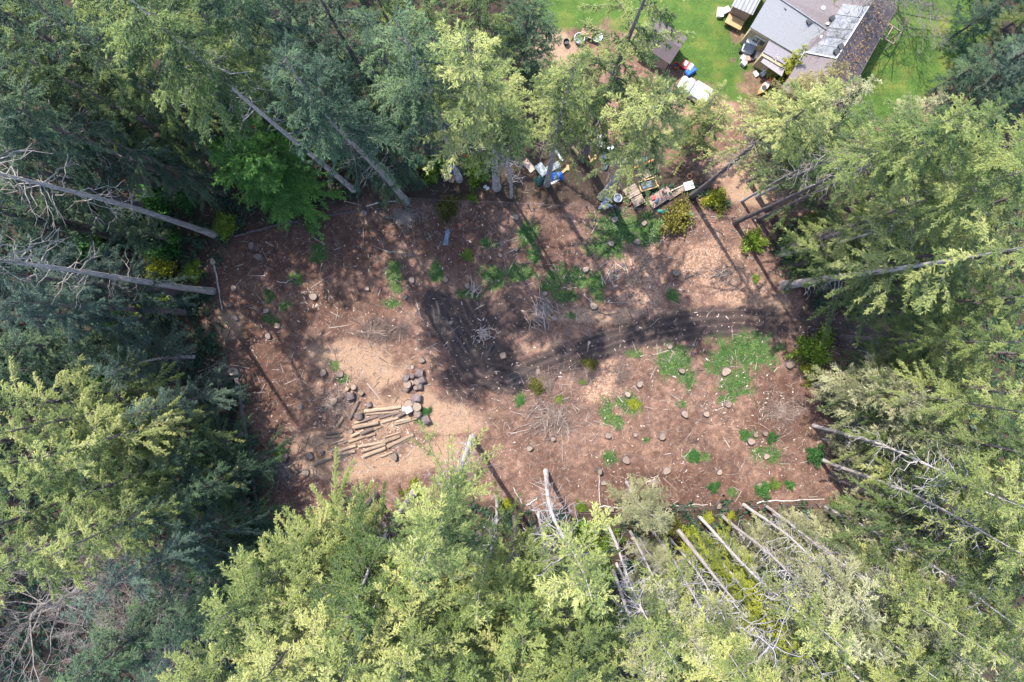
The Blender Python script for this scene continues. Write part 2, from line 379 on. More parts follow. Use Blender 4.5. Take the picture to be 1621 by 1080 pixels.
    gfac = N(nt, 'ShaderNodeMath', operation='MULTIPLY'); gfac.inputs[1].default_value = .85; L.new(grass, gfac.inputs[0])
    col = mixc(nt, gfac.outputs[0], col, grc)
    n5 = noise(nt, .55, 5, .65, P)
    lawnc = ramp(nt, n5, [(.34, (.040,.105,.016)), (.52, (.068,.145,.022)), (.66, (.13,.165,.038)), (.78, (.19,.17,.06))])
    lawnc = mixc(nt, .55, lawnc, ramp(nt, n4, [(.3, (.55,.6,.5)), (.6, (1.15,1.12,1.1))]), 'MULTIPLY')
    mp = N(nt, 'ShaderNodeMapping'); mp.inputs['Rotation'].default_value = (0, 0, 1.05); mp.inputs['Scale'].default_value = (.10, 1.7, 1); L.new(P, mp.inputs[0])
    lawnc = mixc(nt, .7, lawnc, ramp(nt, noise(nt, 1.0, 4, .6, mp.outputs[0]), [(.35, (.72,.74,.62)), (.65, (1.22,1.16,1.1))]), 'MULTIPLY')
    col = mixc(nt, lawn, col, lawnc)
    col = mixc(nt, 1.0, col, (.71, .61, .53), "MULTIPLY")
    L.new(col, b.inputs['Base Color'])
    rr = N(nt, 'ShaderNodeMapRange'); rr.inputs[3].default_value = .92; rr.inputs[4].default_value = .24; L.new(wet, rr.inputs[0]); L.new(rr.outputs[0], b.inputs['Roughness'])
    b.inputs['Specular IOR Level'].default_value = .3
    ad = N(nt, 'ShaderNodeMath', operation='ADD'); rm = N(nt, 'ShaderNodeMath', operation='MULTIPLY_ADD'); L.new(r2, rm.inputs[0]); L.new(loop, rm.inputs[1]); L.new(n3, rm.inputs[2]); L.new(rm.outputs[0], ad.inputs[0]); L.new(n4, ad.inputs[1])
    bump(nt, b, ad.outputs[0], .8, .07)
    return m
build_ground()
# ------------------------------------------------------------------ trees
def frames_tube(P, r, n=3):
    """P (k,3) centre line, r (k,) radii -> verts, quads (vectorised, one tube)"""
    d = np.gradient(P, axis=0); d /= np.linalg.norm(d, axis=1, keepdims=True) + 1e-9
    ref = np.where(np.abs(d[:, 2:3]) < .9, np.array([[0, 0, 1.]]), np.array([[1., 0, 0]]))
    a = np.cross(d, ref); a /= np.linalg.norm(a, axis=1, keepdims=True) + 1e-9; b = np.cross(d, a)
    t = np.arange(n) * TAU / n
    V = P[:, None] + r[:, None, None] * (a[:, None] * np.cos(t)[None, :, None] + b[:, None] * np.sin(t)[None, :, None])
    k = len(P); i = np.arange(k * n).reshape(k, n)
    F = np.stack([i[:-1], np.roll(i[:-1], -1, 1), np.roll(i[1:], -1, 1), i[1:]], 2).reshape(-1, 4)
    return V.reshape(-1, 3), F
class NB:
    def __init__(s): s.V = []; s.F = []; s.T = []; s.n = 0
    def add(s, V, F, t=None):
        s.V.append(V); s.F.append(F + s.n); s.n += len(V)
        if t is not None: s.T.append(np.broadcast_to(t, (len(V),)) if np.ndim(t) == 0 else t)
    def mesh(s, name, mat=None, smooth=False):
        return np_mesh(name, np.concatenate(s.V), np.concatenate(s.F), mat, np.concatenate(s.T) if s.T else None, smooth)
def leaves(nb, B, D, Nn, ln, wd, tint):
    """rhombic sprays: base B, direction D, normal Nn"""
    W = np.cross(Nn, D); W /= np.linalg.norm(W, axis=1, keepdims=True) + 1e-9
    ln = ln[:, None]; wd = wd[:, None]
    V = np.stack([B, B + D * ln * .45 + W * wd, B + D * ln, B + D * ln * .45 - W * wd], 1).reshape(-1, 3)
    F = np.arange(len(V)).reshape(-1, 4)
    nb.add(V, F, np.repeat(tint, 4))
def needles(nb, B, D, Nn, ln, wd, tint):
    """thin pointed sprays, one triangle each"""
    W = np.cross(Nn, D); W /= np.linalg.norm(W, axis=1, keepdims=True) + 1e-9
    ln = ln[:, None]; wd = wd[:, None]
    V = np.stack([B + W * wd, B + D * ln, B - W * wd], 1).reshape(-1, 3)
    nb.add(V, np.arange(len(V)).reshape(-1, 3), np.repeat(tint, 3))
def nrm(a): return a / (np.linalg.norm(a, axis=-1, keepdims=True) + 1e-9)

def conifer(seed, H, Rc, cb, nb_, prof=.8, up=.55, low=-.25, droop=.45, bl=.27, leaf=.15, wid=.019, dens=1.0, spread=55, hang=.3, fork=2,
            trunk_r=.32, bare=26, bare_lo=.15, bare_len=1.6, sparse_low=0, wob=.12, gap=.15, puff=.3, stop=1.0):
    g = np.random.default_rng(seed)
    k = 18; hz = np.linspace(0, H * stop, k); ph = g.uniform(0, TAU, 2)
    tx = wob * np.sin(hz / H * 4 + ph[0]) * hz / H; ty = wob * np.sin(hz / H * 5 + ph[1]) * hz / H
    tx -= tx[0]; ty -= ty[0]
    rad = trunk_r * (1 - hz / H) ** 1.1 + .015; rad[0] *= 1.35; rad[1] *= 1.03
    TP = np.stack([tx, ty, hz], 1); TP[0, 2] = -.4
    v, f = frames_tube(TP, rad, 9)
    tn = NB(); tn.add(v, f)
    trunk = tn.mesh('trunk', BARK['grey'], True)
    cx = lambda z: np.array([np.interp(z, hz, tx), np.interp(z, hz, ty), z])
    cr = NB(); br = NB(); lv = NB(); Z = np.array([0, 0, 1.])
    ga = 2.39996
    azoff = g.uniform(0, TAU); lob = g.uniform(0, TAU, 3)
    def finger(P, base_t, wide, sp_lo, keepf, thick):
        """one bough or side bough along the polyline P: wood, branchlets, sprays"""
        Ls = np.linalg.norm(P[-1] - P[0])
        v, f = frames_tube(P, np.linspace(thick, .006, len(P)), 3); lv.add(v, f)
        m = max(4, int(Ls * 10.0 * dens)); s = np.sort(g.uniform(sp_lo, 1.0, m))
        if keepf < 1: s = s[g.uniform(size=m) < keepf]; m = len(s)
        if m == 0: return
        xs = np.linspace(0, 1, len(P)); P0 = np.stack([np.interp(s, xs, P[:, c]) for c in range(3)], 1)
        dP = np.gradient(P, axis=0); ax = nrm(np.stack([np.interp(s, xs, dP[:, c]) for c in range(3)], 1))
        lat = nrm(np.cross(ax, Z)); sd = np.where(np.arange(m) % 2, 1., -1.)
        th = np.radians(spread + g.normal(0, 14, m)) * (1 - .3 * s)
        lb = (wide * (1 - s) ** .55 + .13) * g.uniform(.5, 1.3, m)
        D = nrm(ax * np.cos(th)[:, None] + lat * (np.sin(th) * sd)[:, None] + Z * (.08 - hang * g.uniform(.2, 1.7, m))[:, None])
        q = np.maximum(3, (lb / .017 * dens).astype(int)); idx = np.repeat(np.arange(m), q); n = len(idx); tt = g.uniform(0, 1, n)
        b0 = P0[idx] + D[idx] * (lb[idx] * tt)[:, None] - Z * (.4 * hang * lb[idx] * tt ** 2)[:, None]
        side = nrm(np.cross(D[idx], Z)); sg = np.where(g.uniform(size=n) < .5, 1., -1.); an = g.uniform(.05, .75, n)
        dd = nrm(D[idx] * np.cos(an)[:, None] + side * (np.sin(an) * sg)[:, None] + Z * g.normal(-.06, puff, n)[:, None])
        nn = nrm(Z + g.normal(0, .33, (n, 3)))
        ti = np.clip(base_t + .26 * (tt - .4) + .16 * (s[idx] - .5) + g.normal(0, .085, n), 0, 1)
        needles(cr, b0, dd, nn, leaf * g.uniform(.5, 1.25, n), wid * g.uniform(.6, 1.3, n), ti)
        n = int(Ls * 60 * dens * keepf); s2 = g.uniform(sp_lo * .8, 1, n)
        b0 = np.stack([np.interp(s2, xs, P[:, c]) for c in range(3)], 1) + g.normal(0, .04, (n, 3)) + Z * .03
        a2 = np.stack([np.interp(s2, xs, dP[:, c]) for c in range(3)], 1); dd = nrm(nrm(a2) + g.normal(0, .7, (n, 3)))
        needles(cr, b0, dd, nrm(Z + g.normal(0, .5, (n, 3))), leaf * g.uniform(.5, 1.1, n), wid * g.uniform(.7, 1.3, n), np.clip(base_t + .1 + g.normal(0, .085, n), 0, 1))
    for i in range(nb_):
        t = (i + g.uniform(0, .9)) / nb_; t = t ** .92
        z0 = H * (cb + (1 - cb) * t)
        L = Rc * ((1 - t) ** prof) * min(1, .45 + t / .16) * g.uniform(.6, 1.25) + .3
        az = azoff + i * ga + g.normal(0, .3)
        L *= 1 + .24 * math.sin(az * 2 + lob[0]) * (1 - t) + .18 * math.sin(az * 3 + lob[1] + t * 9)
        if g.uniform() < gap and t < .85: L *= .4
        e = low + (up - low) * t + g.normal(0, .10)
        o = np.array([math.cos(az), math.sin(az), 0]); l = np.array([-math.sin(az), math.cos(az), 0])
        B = cx(z0); dr = droop * g.uniform(.6, 1.35) * (1 - .6 * t); curl = g.normal(0, .14)
        s = np.linspace(0, 1, 7)
        P = B + L * (o * s[:, None] + l * (curl * s ** 2)[:, None] + Z * (e * s - dr * s ** 2 + .55 * dr * np.maximum(s - .55, 0) ** 1.5)[:, None])
        kf = .5 if sparse_low and t < sparse_low else 1; bt = g.uniform(.06, .74)
        finger(P, bt, bl * (.5 + .2 * L), (.05 if t > .15 else .2) + .1 * g.uniform(), kf, .022 + .008 * L)
        if L > 1.1:
            for j in range(fork * (2 if L > 2.2 else 1)):
                a = int(g.integers(1, 5)); sgn = 1 if j % 2 else -1; an = g.uniform(.35, .8) * sgn
                fl = L * (1 - s[a]) * g.uniform(.55, .95) + .25; ax = nrm(P[a + 1] - P[a]); la = nrm(np.cross(ax, Z)) * sgn
                d = nrm(ax * math.cos(an) + la * abs(math.sin(an)) - Z * hang * .35)
                ss = np.linspace(0, 1, 4)[:, None]
                Q = P[a] + d * fl * ss - Z * (.35 * dr * fl) * ss ** 2 + g.normal(0, .04, (4, 3)) * ss
                finger(Q, np.clip(bt + g.normal(0, .1), .1, .8), bl * (.45 + .14 * fl), .1, kf, .018 + .006 * fl)
    if stop >= 1:
        n = 40; zz = g.uniform(H * .965, H * 1.01, n); a = g.uniform(0, TAU, n)
        b0 = np.stack([np.interp(zz, hz, tx), np.interp(zz, hz, ty), zz], 1); dd = nrm(np.stack([np.cos(a), np.sin(a), np.full(n, .8)], 1))
        needles(cr, b0, dd, nrm(g.normal(0, 1, (n, 3))), leaf * g.uniform(.6, 1.2, n), wid * g.uniform(.6, 1.1, n), g.uniform(.4, .9, n))
    # dead limbs on the bare part of the trunk
    for i in range(bare):
        z0 = H * (bare_lo + (cb * 1.08 + .05 - bare_lo) * g.uniform() ** .8); az = g.uniform(0, TAU); L = bare_len * g.uniform(.25, 1.2) * (.45 + .55 * (z0 / H - bare_lo) / (cb + .13 - bare_lo))
        o = np.array([math.cos(az), math.sin(az), 0]); l = np.array([-math.sin(az), math.cos(az), 0]); k = 6
        s = np.linspace(0, 1, k); e = g.uniform(-.35, .35); wv = g.normal(0, .10, (k, 3)) * s[:, None]
        P = cx(z0) + L * (o * s[:, None] + np.array([0, 0, 1.]) * (e * s - .25 * s ** 2)[:, None] + wv)
        v, f = frames_tube(P, np.linspace(.045, .012, k) * min(1.2, .5 + L * .25), 3); br.add(v, f)
        for j in range(int(g.integers(0, 5)) if L > .8 else 0):
            a = int(g.integers(2, k)); th = g.uniform(-1.1, 1.1); dl = L * g.uniform(.18, .42)
            d = o * math.cos(th) + l * math.sin(th) + np.array([0, 0, g.uniform(-.5, .2)])
            Q = P[a] + d * np.linspace(0, dl, 4)[:, None] + g.normal(0, .04, (4, 3)) * np.linspace(0, 1, 4)[:, None]
            v, f = frames_tube(Q, np.linspace(.02, .008, 4), 3); br.add(v, f)
    nl = sum(len(f) for f in lv.F); nd = sum(len(f) for f in br.F)
    al = NB()
    if lv.n: al.add(np.concatenate(lv.V), np.concatenate(lv.F))
    if br.n: al.add(np.concatenate(br.V), np.concatenate(br.F))
    limbs = al.mesh('branchwork', BARK['twig']); limbs.materials.append(BARK['twigd'])
    limbs.polygons.foreach_set('material_index', np.concatenate([np.ones(nl, np.int32), np.zeros(nd, np.int32)]))
    crown = cr.mesh('crown', LEAF['mid']) if cr.n else None
    return trunk, crown, limbs

def bare_tree(seed, H, spread, depth=5, trunk_r=.17, first=.2):
    g = np.random.default_rng(seed); tn = NB(); br = NB()
    k = 8; hz = np.linspace(-.3, H * .55, k); P = np.stack([np.cumsum(g.normal(0, .12, k)), np.cumsum(g.normal(0, .12, k)), hz], 1)
    v, f = frames_tube(P, np.linspace(trunk_r, trunk_r * .5, k), 8); tn.add(v, f)
    def grow(p, d, L, r, n):
        k = 5; s = np.linspace(0, 1, k)[:, None]; Q = p + d * L * s + g.normal(0, .07 * L, (k, 3)) * s; Q[:, 2] += .10 * L * s[:, 0] ** 2
        v, f = frames_tube(Q, np.linspace(r, r * .55, k), 4 if n > 3 else 3); br.add(v, f)
        if n <= 0: return
        for j in range(int(g.integers(2, 5))):
            a = int(g.integers(1, k)); dd = nrm(nrm(Q[a] - Q[a - 1]) + g.normal(0, .62, 3) + np.array([0, 0, .12])); grow(Q[a], dd, L * g.uniform(.5, .8), max(r * .6, .009), n - 1)
    for j in range(11):
        a = g.integers(2, k); az = j * 2.4 + g.normal(0, .3); d = nrm(np.array([math.cos(az) * spread, math.sin(az) * spread, g.uniform(.4, 1.1)]))
        grow(P[a], d, H * g.uniform(.20, .32), trunk_r * .24, depth)
    return tn.mesh('trunk', BARK['silver'], True), None, br.mesh('branchwork', BARK['silver'])

def bush(seed, rx, rz, clumps=64, per=36, leaf=.15, wid=.05, stems=9):
    """leafy dome of unit-ish size, standing on short stems"""
    g = np.random.default_rng(seed); cr = NB(); st = NB()
    for i in range(clumps):
        a = g.uniform(0, TAU); c = g.uniform(0, 1) ** .8; q = math.sqrt(max(0, 1 - c * c))
        rr = g.uniform(.40, 1.15); lump = 1 + .30 * math.sin(3 * a + seed) + .16 * math.sin(5 * a + 2 * seed) 
        ctr = np.array([math.cos(a) * q * rx * rr * lump, math.sin(a) * q * rx * rr * lump, rz * (.18 + .8 * c * rr)])
        out = nrm(np.array([math.cos(a) * q, math.sin(a) * q, c + .35]))
        n = per; b0 = ctr + g.normal(0, .16 * rx / 1.0, (n, 3)) * np.array([1, 1, .7])
        dd = nrm(out + g.normal(0, .75, (n, 3))); nn = nrm(out + g.normal(0, .5, (n, 3)) + np.array([0, 0, .5]))
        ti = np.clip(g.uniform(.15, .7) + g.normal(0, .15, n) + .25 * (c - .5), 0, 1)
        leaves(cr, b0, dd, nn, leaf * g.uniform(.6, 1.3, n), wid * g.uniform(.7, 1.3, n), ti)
    for i in range(stems):
        a = g.uniform(0, TAU); P = np.array([math.cos(a) * rx * .6, math.sin(a) * rx * .6, rz * .75])[None] * np.linspace(0, 1, 4)[:, None] + g.normal(0, .03, (4, 3)); P[0, 2] = -.15
        v, f = frames_tube(P, np.linspace(.035, .012, 4), 3); st.add(v, f)
    return st.mesh('stems', BARK['twigd']), cr.mesh('foliage', LEAF['green'])

KINDS = {}
def kinds():
    K = KINDS
    K['F'] = [conifer(11 + i, 30, 4.2, .30, 46, prof=.72, up=.5, low=-.30, droop=.5, fork=1, bl=.25, dens=1.1, hang=.40, trunk_r=.32, bare=24, bare_len=2.2) for i in range(3)]
    K['D'] = [conifer(31 + i, 18, 2.9, .14, 58, prof=.8, up=.5, low=-.1, droop=.5, hang=.42, trunk_r=.24, bare=6) for i in range(2)]
    K['T'] = [conifer(51 + i, 31, 3.0, .54, 50, prof=.62, up=.5, low=-.22, droop=.42, hang=.28, trunk_r=.27, bare=44, bare_lo=.22, bare_len=2.0, sparse_low=.25, wob=.35) for i in range(3)]
    K['G'] = [conifer(71 + i, 35, 3.0, .74, 34, prof=.6, dens=.8, trunk_r=.25, bare=80, bare_lo=.30, bare_len=2.8, sparse_low=.4, wob=.4) for i in range(2)]
    K['P'] = [conifer(91 + i, 25, 1.9, .66, 36, prof=.6, up=.6, low=-.1, droop=.3, dens=.85, hang=.22, trunk_r=.135, bare=70, bare_lo=.15, bare_len=1.7, sparse_low=.35, wob=.5, puff=.45) for i in range(3)]
    K['B'] = [conifer(111 + i, 27, 4.1, .40, 50, prof=.52, up=.75, low=-.15, droop=.4, bl=.30, leaf=.14, wid=.024, hang=.3, trunk_r=.30, bare=30, bare_len=2.4, wob=.5, gap=.22, puff=.5) for i in range(3)]
    K['S'] = [conifer(131 + i, 19, 2.7, .10, 70, prof=.9, up=.55, low=-.05, droop=.28, bl=.28, leaf=.15, hang=.15, trunk_r=.18, bare=4, puff=.4) for i in range(2)]
    K['Y'] = [conifer(151 + i, 9, 1.8, .08, 40, prof=.8, up=.6, low=0, droop=.3, leaf=.17, hang=.2, trunk_r=.11, bare=4, bare_len=.8) for i in range(2)]
    K['O'] = [conifer(171 + i, 15, 2.2, .25, 44, prof=.6, up=.7, low=.1, droop=.35, bl=.4, leaf=.17, wid=.014, dens=.9, hang=.25, trunk_r=.13, bare=30, bare_len=1.5, wob=.5, puff=.5) for i in range(2)]
    K['C'] = [conifer(191, 11, 4.5, .06, 110, prof=.42, up=1.0, low=.05, droop=.55, bl=.5, leaf=.14, wid=.026, dens=.9, hang=.5, trunk_r=.30, bare=0, gap=.05)]
    K['H'] = [conifer(221 + i, 36, 3.0, .68, 46, prof=.6, up=.5, low=-.2, droop=.42, hang=.28, trunk_r=.225, bare=46, bare_lo=.38, bare_len=2.0, sparse_low=.2, wob=.3) for i in range(2)]
    K['X'] = [conifer(211, 17, 2.6, 1.0, 0, trunk_r=.19, bare=46, bare_lo=.45, bare_len=2.2, stop=.80)]
    K['N'] = [bare_tree(231, 10, 1.2), bare_tree(232, 11, 1.5)]
kinds()
H0 = {'F': 30, 'D': 18, 'T': 31, 'G': 35, 'P': 25, 'B': 27, 'S': 19, 'Y': 9, 'O': 15, 'C': 11, 'X': 17, 'N': 10, 'H': 36}
TREES = []
def tree(px, py, kind, h, label, leaf=None, bark=None, twig=None, wide=1.0, cat=None, group=None, var=None, name=None, rz=None, center=False):
    """a tree whose foot (or, with center, the middle of whose crown) stands at photo pixel (px, py)"""
    if center:
        k = (CAM_H - .66 * h) / CAM_H; px, py = NX + (px - NX) * k, NY + (py - NY) * k
    p = at(px, py); p.z = gz(p.x, p.y) - .05
    vs_ = KINDS[kind]; tr, cr, li = vs_[(len(TREES) if var is None else var) % len(vs_)]
    nm = name or {'F': 'fir_tree', 'D': 'young_fir', 'T': 'fir_tree', 'G': 'fir_tree', 'P': 'pole_pine', 'B': 'fir_tree', 'S': 'spruce_tree', 'Y': 'young_conifer', 'O': 'young_conifer', 'C': 'cedar_tree', 'X': 'dead_snag', 'H': 'fir_tree', 'N': 'bare_tree'}[kind]
    ct = cat or {'X': 'dead tree', 'N': 'bare tree'}.get(kind, 'tree')
    t = thing(nm, label, ct, p, R.uniform(0, TAU) if rz is None else rz, group)
    s = h / H0[kind]; t.scale = (s * wide, s * wide, s)
    o = put('trunk', tr, t); 
    if bark: o.material_slots[0].link = 'OBJECT'; o.material_slots[0].material = BARK[bark]
    if cr is not None:
        o = put('crown', cr, t)
        if leaf: o.material_slots[0].link = 'OBJECT'; o.material_slots[0].material = LEAF[leaf]
    o = put('branchwork', li, t); tag(o, kind='stuff')
    if twig: o.material_slots[0].link = 'OBJECT'; o.material_slots[0].material = BARK[twig]
    TREES.append((px, py, kind)); return t
ORD = ['first', 'second', 'third', 'fourth', 'fifth', 'sixth', 'seventh', 'eighth', 'ninth', 'tenth']

# trees whose trunk shows against the clearing
tree(340,372,'G',36,'tall grey trunk with bare dead limbs at the upper left corner of the clearing','dark','grey','twig',group='trees with bare trunks round the clearing')
tree(336,461,'G',38,'long grey trunk leaning out of view beside the left clearing edge, below the dead-limbed one','dark','grey','twig',var=1)
tree(326,302,'T',34,'fir with a reddish brown bare trunk above the grey dead-limbed trunk','dark','brown','twig')
tree(560,301,'H',37,'tall fir with slender grey trunk rising beside the round bright green cedar','mid','grey','silver')
tree(585,236,'H',37,'fir with long brown trunk reaching the top edge, left of the dark fir mass','dark','brown','twigd')
tree(643,319,'T',33,'fir standing where sunlit streaks cross the upper clearing edge','dark','grey','twig')
tree(727,284,'T',31,'fir beside the firewood heap under the blue tarpaulin','dark','grey','twig')
tree(786,297,'T',32,'pale sunlit fir right of the yellow-green shrub with a straight grey trunk','light','grey','silver',wide=1.15)
tree(809,312,'P',25,'thin pole of a tree with dead twigs between two larger firs','mid','grey','silver',var=0)
tree(866,291,'T',28,'fir standing over the blue tarpaulin and the metal sheets','light','grey','twig')
tree(922,250,'F',35,'big fir with a thick dark trunk in the cluttered yard','light','brown','silver')
tree(952,312,'T',28,'fir with a slanting grey trunk beside the heap of white rubble','light','grey','silver',wide=1.15)
tree(1094,311,'T',28,'thick dark trunked fir right of the white board and the wooden decks','light','brown','twig',wide=.9)
tree(1174,319,'X',15,'thin bare pole at the pink dirt yard, left of a pair','mid','grey','twig',wide=.75,name='bare_pole',cat='bare tree')
tree(1197,312,'X',16,'thin pole at the pink dirt yard, right of a pair','mid','grey','twig',wide=.75,name='bare_pole',cat='bare tree')
tree(1163,353,'H',31,'fir with a dark trunk at the top right corner of the clearing','mid','brown','twig')
tree(1200,347,'H',30,'fir close behind the green and yellow shrub by the wood chips','mid','brown','twig')
tree(1243,391,'H',32,'fir with the thickest purple brown trunk on the right edge','mid','brown','twig')
tree(1236,404,'P',26,'slim pale trunk just under the thick purple brown one','light','pale','twig')
tree(1242,452,'F',30,'big fir with pale drooping boughs overhanging the dirt track','light','grey','silver',wide=1.12)
tree(1290,607,'O',17,'olive feathery young tree below the yellow-green shrub at the track mouth','olive','grey','twig')
tree(1318,640,'O',18,'olive feathery young tree further right, below the track','olive','grey','twig')
tree(1288,674,'P',27,'pale pole pine at the right clearing edge, topmost of that row','light','pale','silver')
tree(1298,727,'P',28,'pale pole pine at the right clearing edge, second of that row from the top','light','pale','silver')
tree(1330,722,'P',26,'pole pine standing behind the second of the right edge row','light','pale','silver')
tree(1362,788,'T',27,'dark purplish trunk behind the lower right corner of the clearing','light','brown','twig')
tree(1308,803,'P',27,'pole pine at the right end of the lower wire fence','light','pale','silver')
PINES = [(962,832,24),(998,842,23),(976,893,21),(1034,842,25),(1060,852,22),(1082,892,23),(1107,818,26),(1143,817,25),(1178,800,23),(1212,801,25),(1252,846,25),(1272,884,23),(1152,868,21),(1200,858,22),(1228,900,22),(1122,905,21),(1330,862,24)]
for i, (a, b, h) in enumerate(sorted(PINES)):
    tree(a, b, 'P', h, f'pale thin pole pine below the lower fence, {["first","second","third","fourth","fifth","sixth","seventh","eighth","ninth","tenth","eleventh","twelfth","thirteenth","fourteenth","fifteenth","sixteenth","seventeenth"][i]} from the left', 'olive' if i % 3 else 'light', 'pale', 'silver', wide=R.uniform(.8, 1.1), group='pole pines below the fence')
UNDER = [(1012,850,9),(1045,870,10),(1078,868,9),(1095,845,8),(1130,850,10),(1160,842,9),(1185,830,10),(1215,835,10),(1240,822,9),(1265,842,11),(1295,835,10),(1262,812,8),(1225,815,8),(1300,870,11),(1230,870,10),(1180,880,10),(1105,930,11),(1050,925,10),(1000,905,9),(1020,880,9)]
for i, (a, b, h) in enumerate(sorted(UNDER)):
    tree(a, b, 'O', h, f'low feathery olive tree among the pole pines, {["first","second","third","fourth","fifth","sixth","seventh","eighth","ninth","tenth","eleventh","twelfth","thirteenth","fourteenth","fifteenth","sixteenth","seventeenth","eighteenth","nineteenth","twentieth"][i]} from the left', R.choice(['olive','olive','light']), 'pale', 'silver', wide=1.05, group='low feathery trees among the pole pines')
for i, (a, b, h) in enumerate([(1302,695,9),(1322,742,10),(1345,765,9),(1335,700,11)]):
    tree(a, b, 'O', h, f'low feathery olive tree at the right clearing edge, {ORD[i]} from the top', 'olive', 'pale', 'silver', wide=.9, group='low feathery trees at the right edge')
tree(1202,962,'D',21,'golden yellow green crown among the lower right pines','yellow','pale','twig',center=True,wide=.8)
tree(1072,838,'X',20,'thick broken grey snag with splayed dead branches among the pole pines','olive','pale','silver')
tree(864,746,'P',29,'white trunked tree with a long dark shadow, standing inside the lower fence','light','pale','silver',wide=1.15)
tree(787,786,'P',25,'white trunked tree half hidden behind the big light green crown','light','pale','silver')
tree(748,693,'T',34,'big light green tree with a thick white trunk growing in the clearing','light','pale','silver',wide=.9)
tree(852,812,'P',22,'short pale trunk below the lower fence, left of the long tree shadow','light','pale','silver')
tree(992,764,'O',14,'small feathery tree poking over the lower fence','olive','pale','twig')
tree(310,565,'O',15,'sparse grey green young tree at the left clearing edge','blue','grey','silver',wide=1.1)
tree(328,648,'O',17,'young conifer with grey trunk beside the fallen dark log, left edge','mid','grey','twig')
tree(464,291,'C',11,'round bright green cedar like a dome at the upper left of the clearing','cedar','brown','twig')

for i, (a, b_, h) in enumerate([(238,330,29),(275,262,30),(305,205,29),(395,240,28),(455,215,28)]):
    tree(a, b_, 'F', h, f'dark fir behind the bare trunks of the upper left, {ORD[i]} from the left', 'dark', 'brown', 'twigd', group='dark firs of the upper left')
# crowns of the standing forest: centre of the crown in the photograph
def stand(where, side, axis_, L, group):
    L = sorted(L, key=lambda e: e[axis_])
    for i, e in enumerate(L):
        x, y, k, h, lf = e[:5]
        adj = {'dark': 'dark green', 'blue': 'blue green', 'mid': 'mid green', 'light': 'pale green', 'olive': 'olive', 'yellow': 'yellow green', 'tan': 'tan tinged', 'cedar': 'bright green'}[lf]
        n = {'F': 'fir', 'T': 'fir', 'D': 'young fir', 'B': 'full crowned tree', 'P': 'thin pine', 'S': 'dense spruce', 'Y': 'young conifer', 'O': 'feathery young tree', 'G': 'fir', 'N': 'leafless tree'}[k]
        tree(x, y, k, h, f'{adj} {n} {where}, {ORD[i]} from {side}', lf, e[5] if len(e) > 5 else 'brown', e[6] if len(e) > 6 else 'twigd', wide=R.uniform(.9, 1.12), group=group, center=True)
stand('in the upper left corner row', 'left', 0, [(30,40,'F',29,'mid'),(125,55,'F',28,'mid'),(225,45,'F',30,'mid'),(330,30,'F',29,'mid'),(420,100,'T',30,'mid'),(475,35,'F',28,'dark')], 'firs of the upper left forest')
stand('in the row behind the round cedar', 'left', 0, [(50,135,'F',27,'mid'),(150,150,'F',27,'mid'),(245,150,'F',26,'mid'),(325,125,'D',17,'dark'),(450,130,'D',17,'dark')], 'firs of the upper left forest')
stand('above the dead-limbed grey trunk', 'left', 0, [(10,200,'F',27,'dark'),(100,225,'F',24,'dark'),(200,235,'F',23,'dark'),(262,250,'D',14,'dark')], 'firs of the upper left forest')
stand('in the dark upper middle group', 'left', 0, [(545,60,'F',28,'dark'),(615,35,'F',28,'mid'),(560,165,'F',25,'dark'),(625,130,'F',27,'dark'),(690,60,'F',26,'mid'),(545,215,'D',15,'dark'),(600,215,'D',18,'dark'),(835,15,'S',18,'dark'),(755,0,'F',25,'mid')], 'firs of the upper middle forest')
stand('on the left edge between long trunks', 'top', 1, [(40,335,'D',17,'dark'),(60,440,'F',27,'blue'),(110,485,'F',24,'blue'),(10,500,'F',26,'blue'),(190,360,'D',12,'dark'),(60,545,'D',15,'dark'),(160,560,'D',14,'dark'),(20,590,'D',17,'dark')], 'firs of the left forest')
stand('in the sunlit left edge group', 'top', 1, [(50,640,'F',28,'light'),(120,660,'F',27,'light'),(190,690,'F',25,'light'),(30,730,'F',27,'light'),(110,745,'F',26,'mid'),(270,640,'D',17,'blue'),(210,755,'F',22,'mid'),(300,720,'D',15,'dark')], 'firs of the left forest')
stand('above the leafless trees', 'top', 1, [(150,830,'F',27,'light'),(70,870,'F',27,'light'),(215,815,'F',25,'light'),(30,820,'F',26,'mid'),(280,800,'D',19,'dark'),(345,760,'D',15,'dark'),(300,870,'D',17,'dark'),(240,890,'F',24,'blue'),(350,880,'Y',10,'dark')], 'firs of the left forest')
stand('in the dark lower left corner', 'left', 0, [(140,1075,'D',19,'dark'),(170,1040,'D',19,'dark'),(310,960,'D',17,'dark'),(280,1050,'F',24,'dark'),(380,930,'Y',10,'dark'),(400,890,'Y',9,'dark')], 'firs of the lower left corner')
tree(40,985,'N',12,'leafless silver twigged tree at the lower left edge, the widest of three','mid','silver','twig',center=True,var=0,wide=1.5,group='leafless trees at lower left')
tree(240,1010,'N',12,'leafless silver tree beside the big sunlit crowns, lower left','mid','silver','twig',center=True,var=1,wide=.9,group='leafless trees at lower left')
tree(165,925,'N',10,'smaller leafless tree between its two silver neighbours, lower left','mid','silver','twig',center=True,var=1,wide=1.0,group='leafless trees at lower left')
stand('left of the white trunks', 'left', 0, [(440,905,'B',26,'light'),(400,990,'B',27,'light'),(515,880,'B',24,'light'),(500,985,'B',28,'light'),(590,885,'B',27,'mid','pale','silver'),(585,990,'B',29,'light','pale','silver'),(440,1070,'F',28,'light'),(560,1070,'B',28,'mid')], 'sunlit trees along the lower edge')
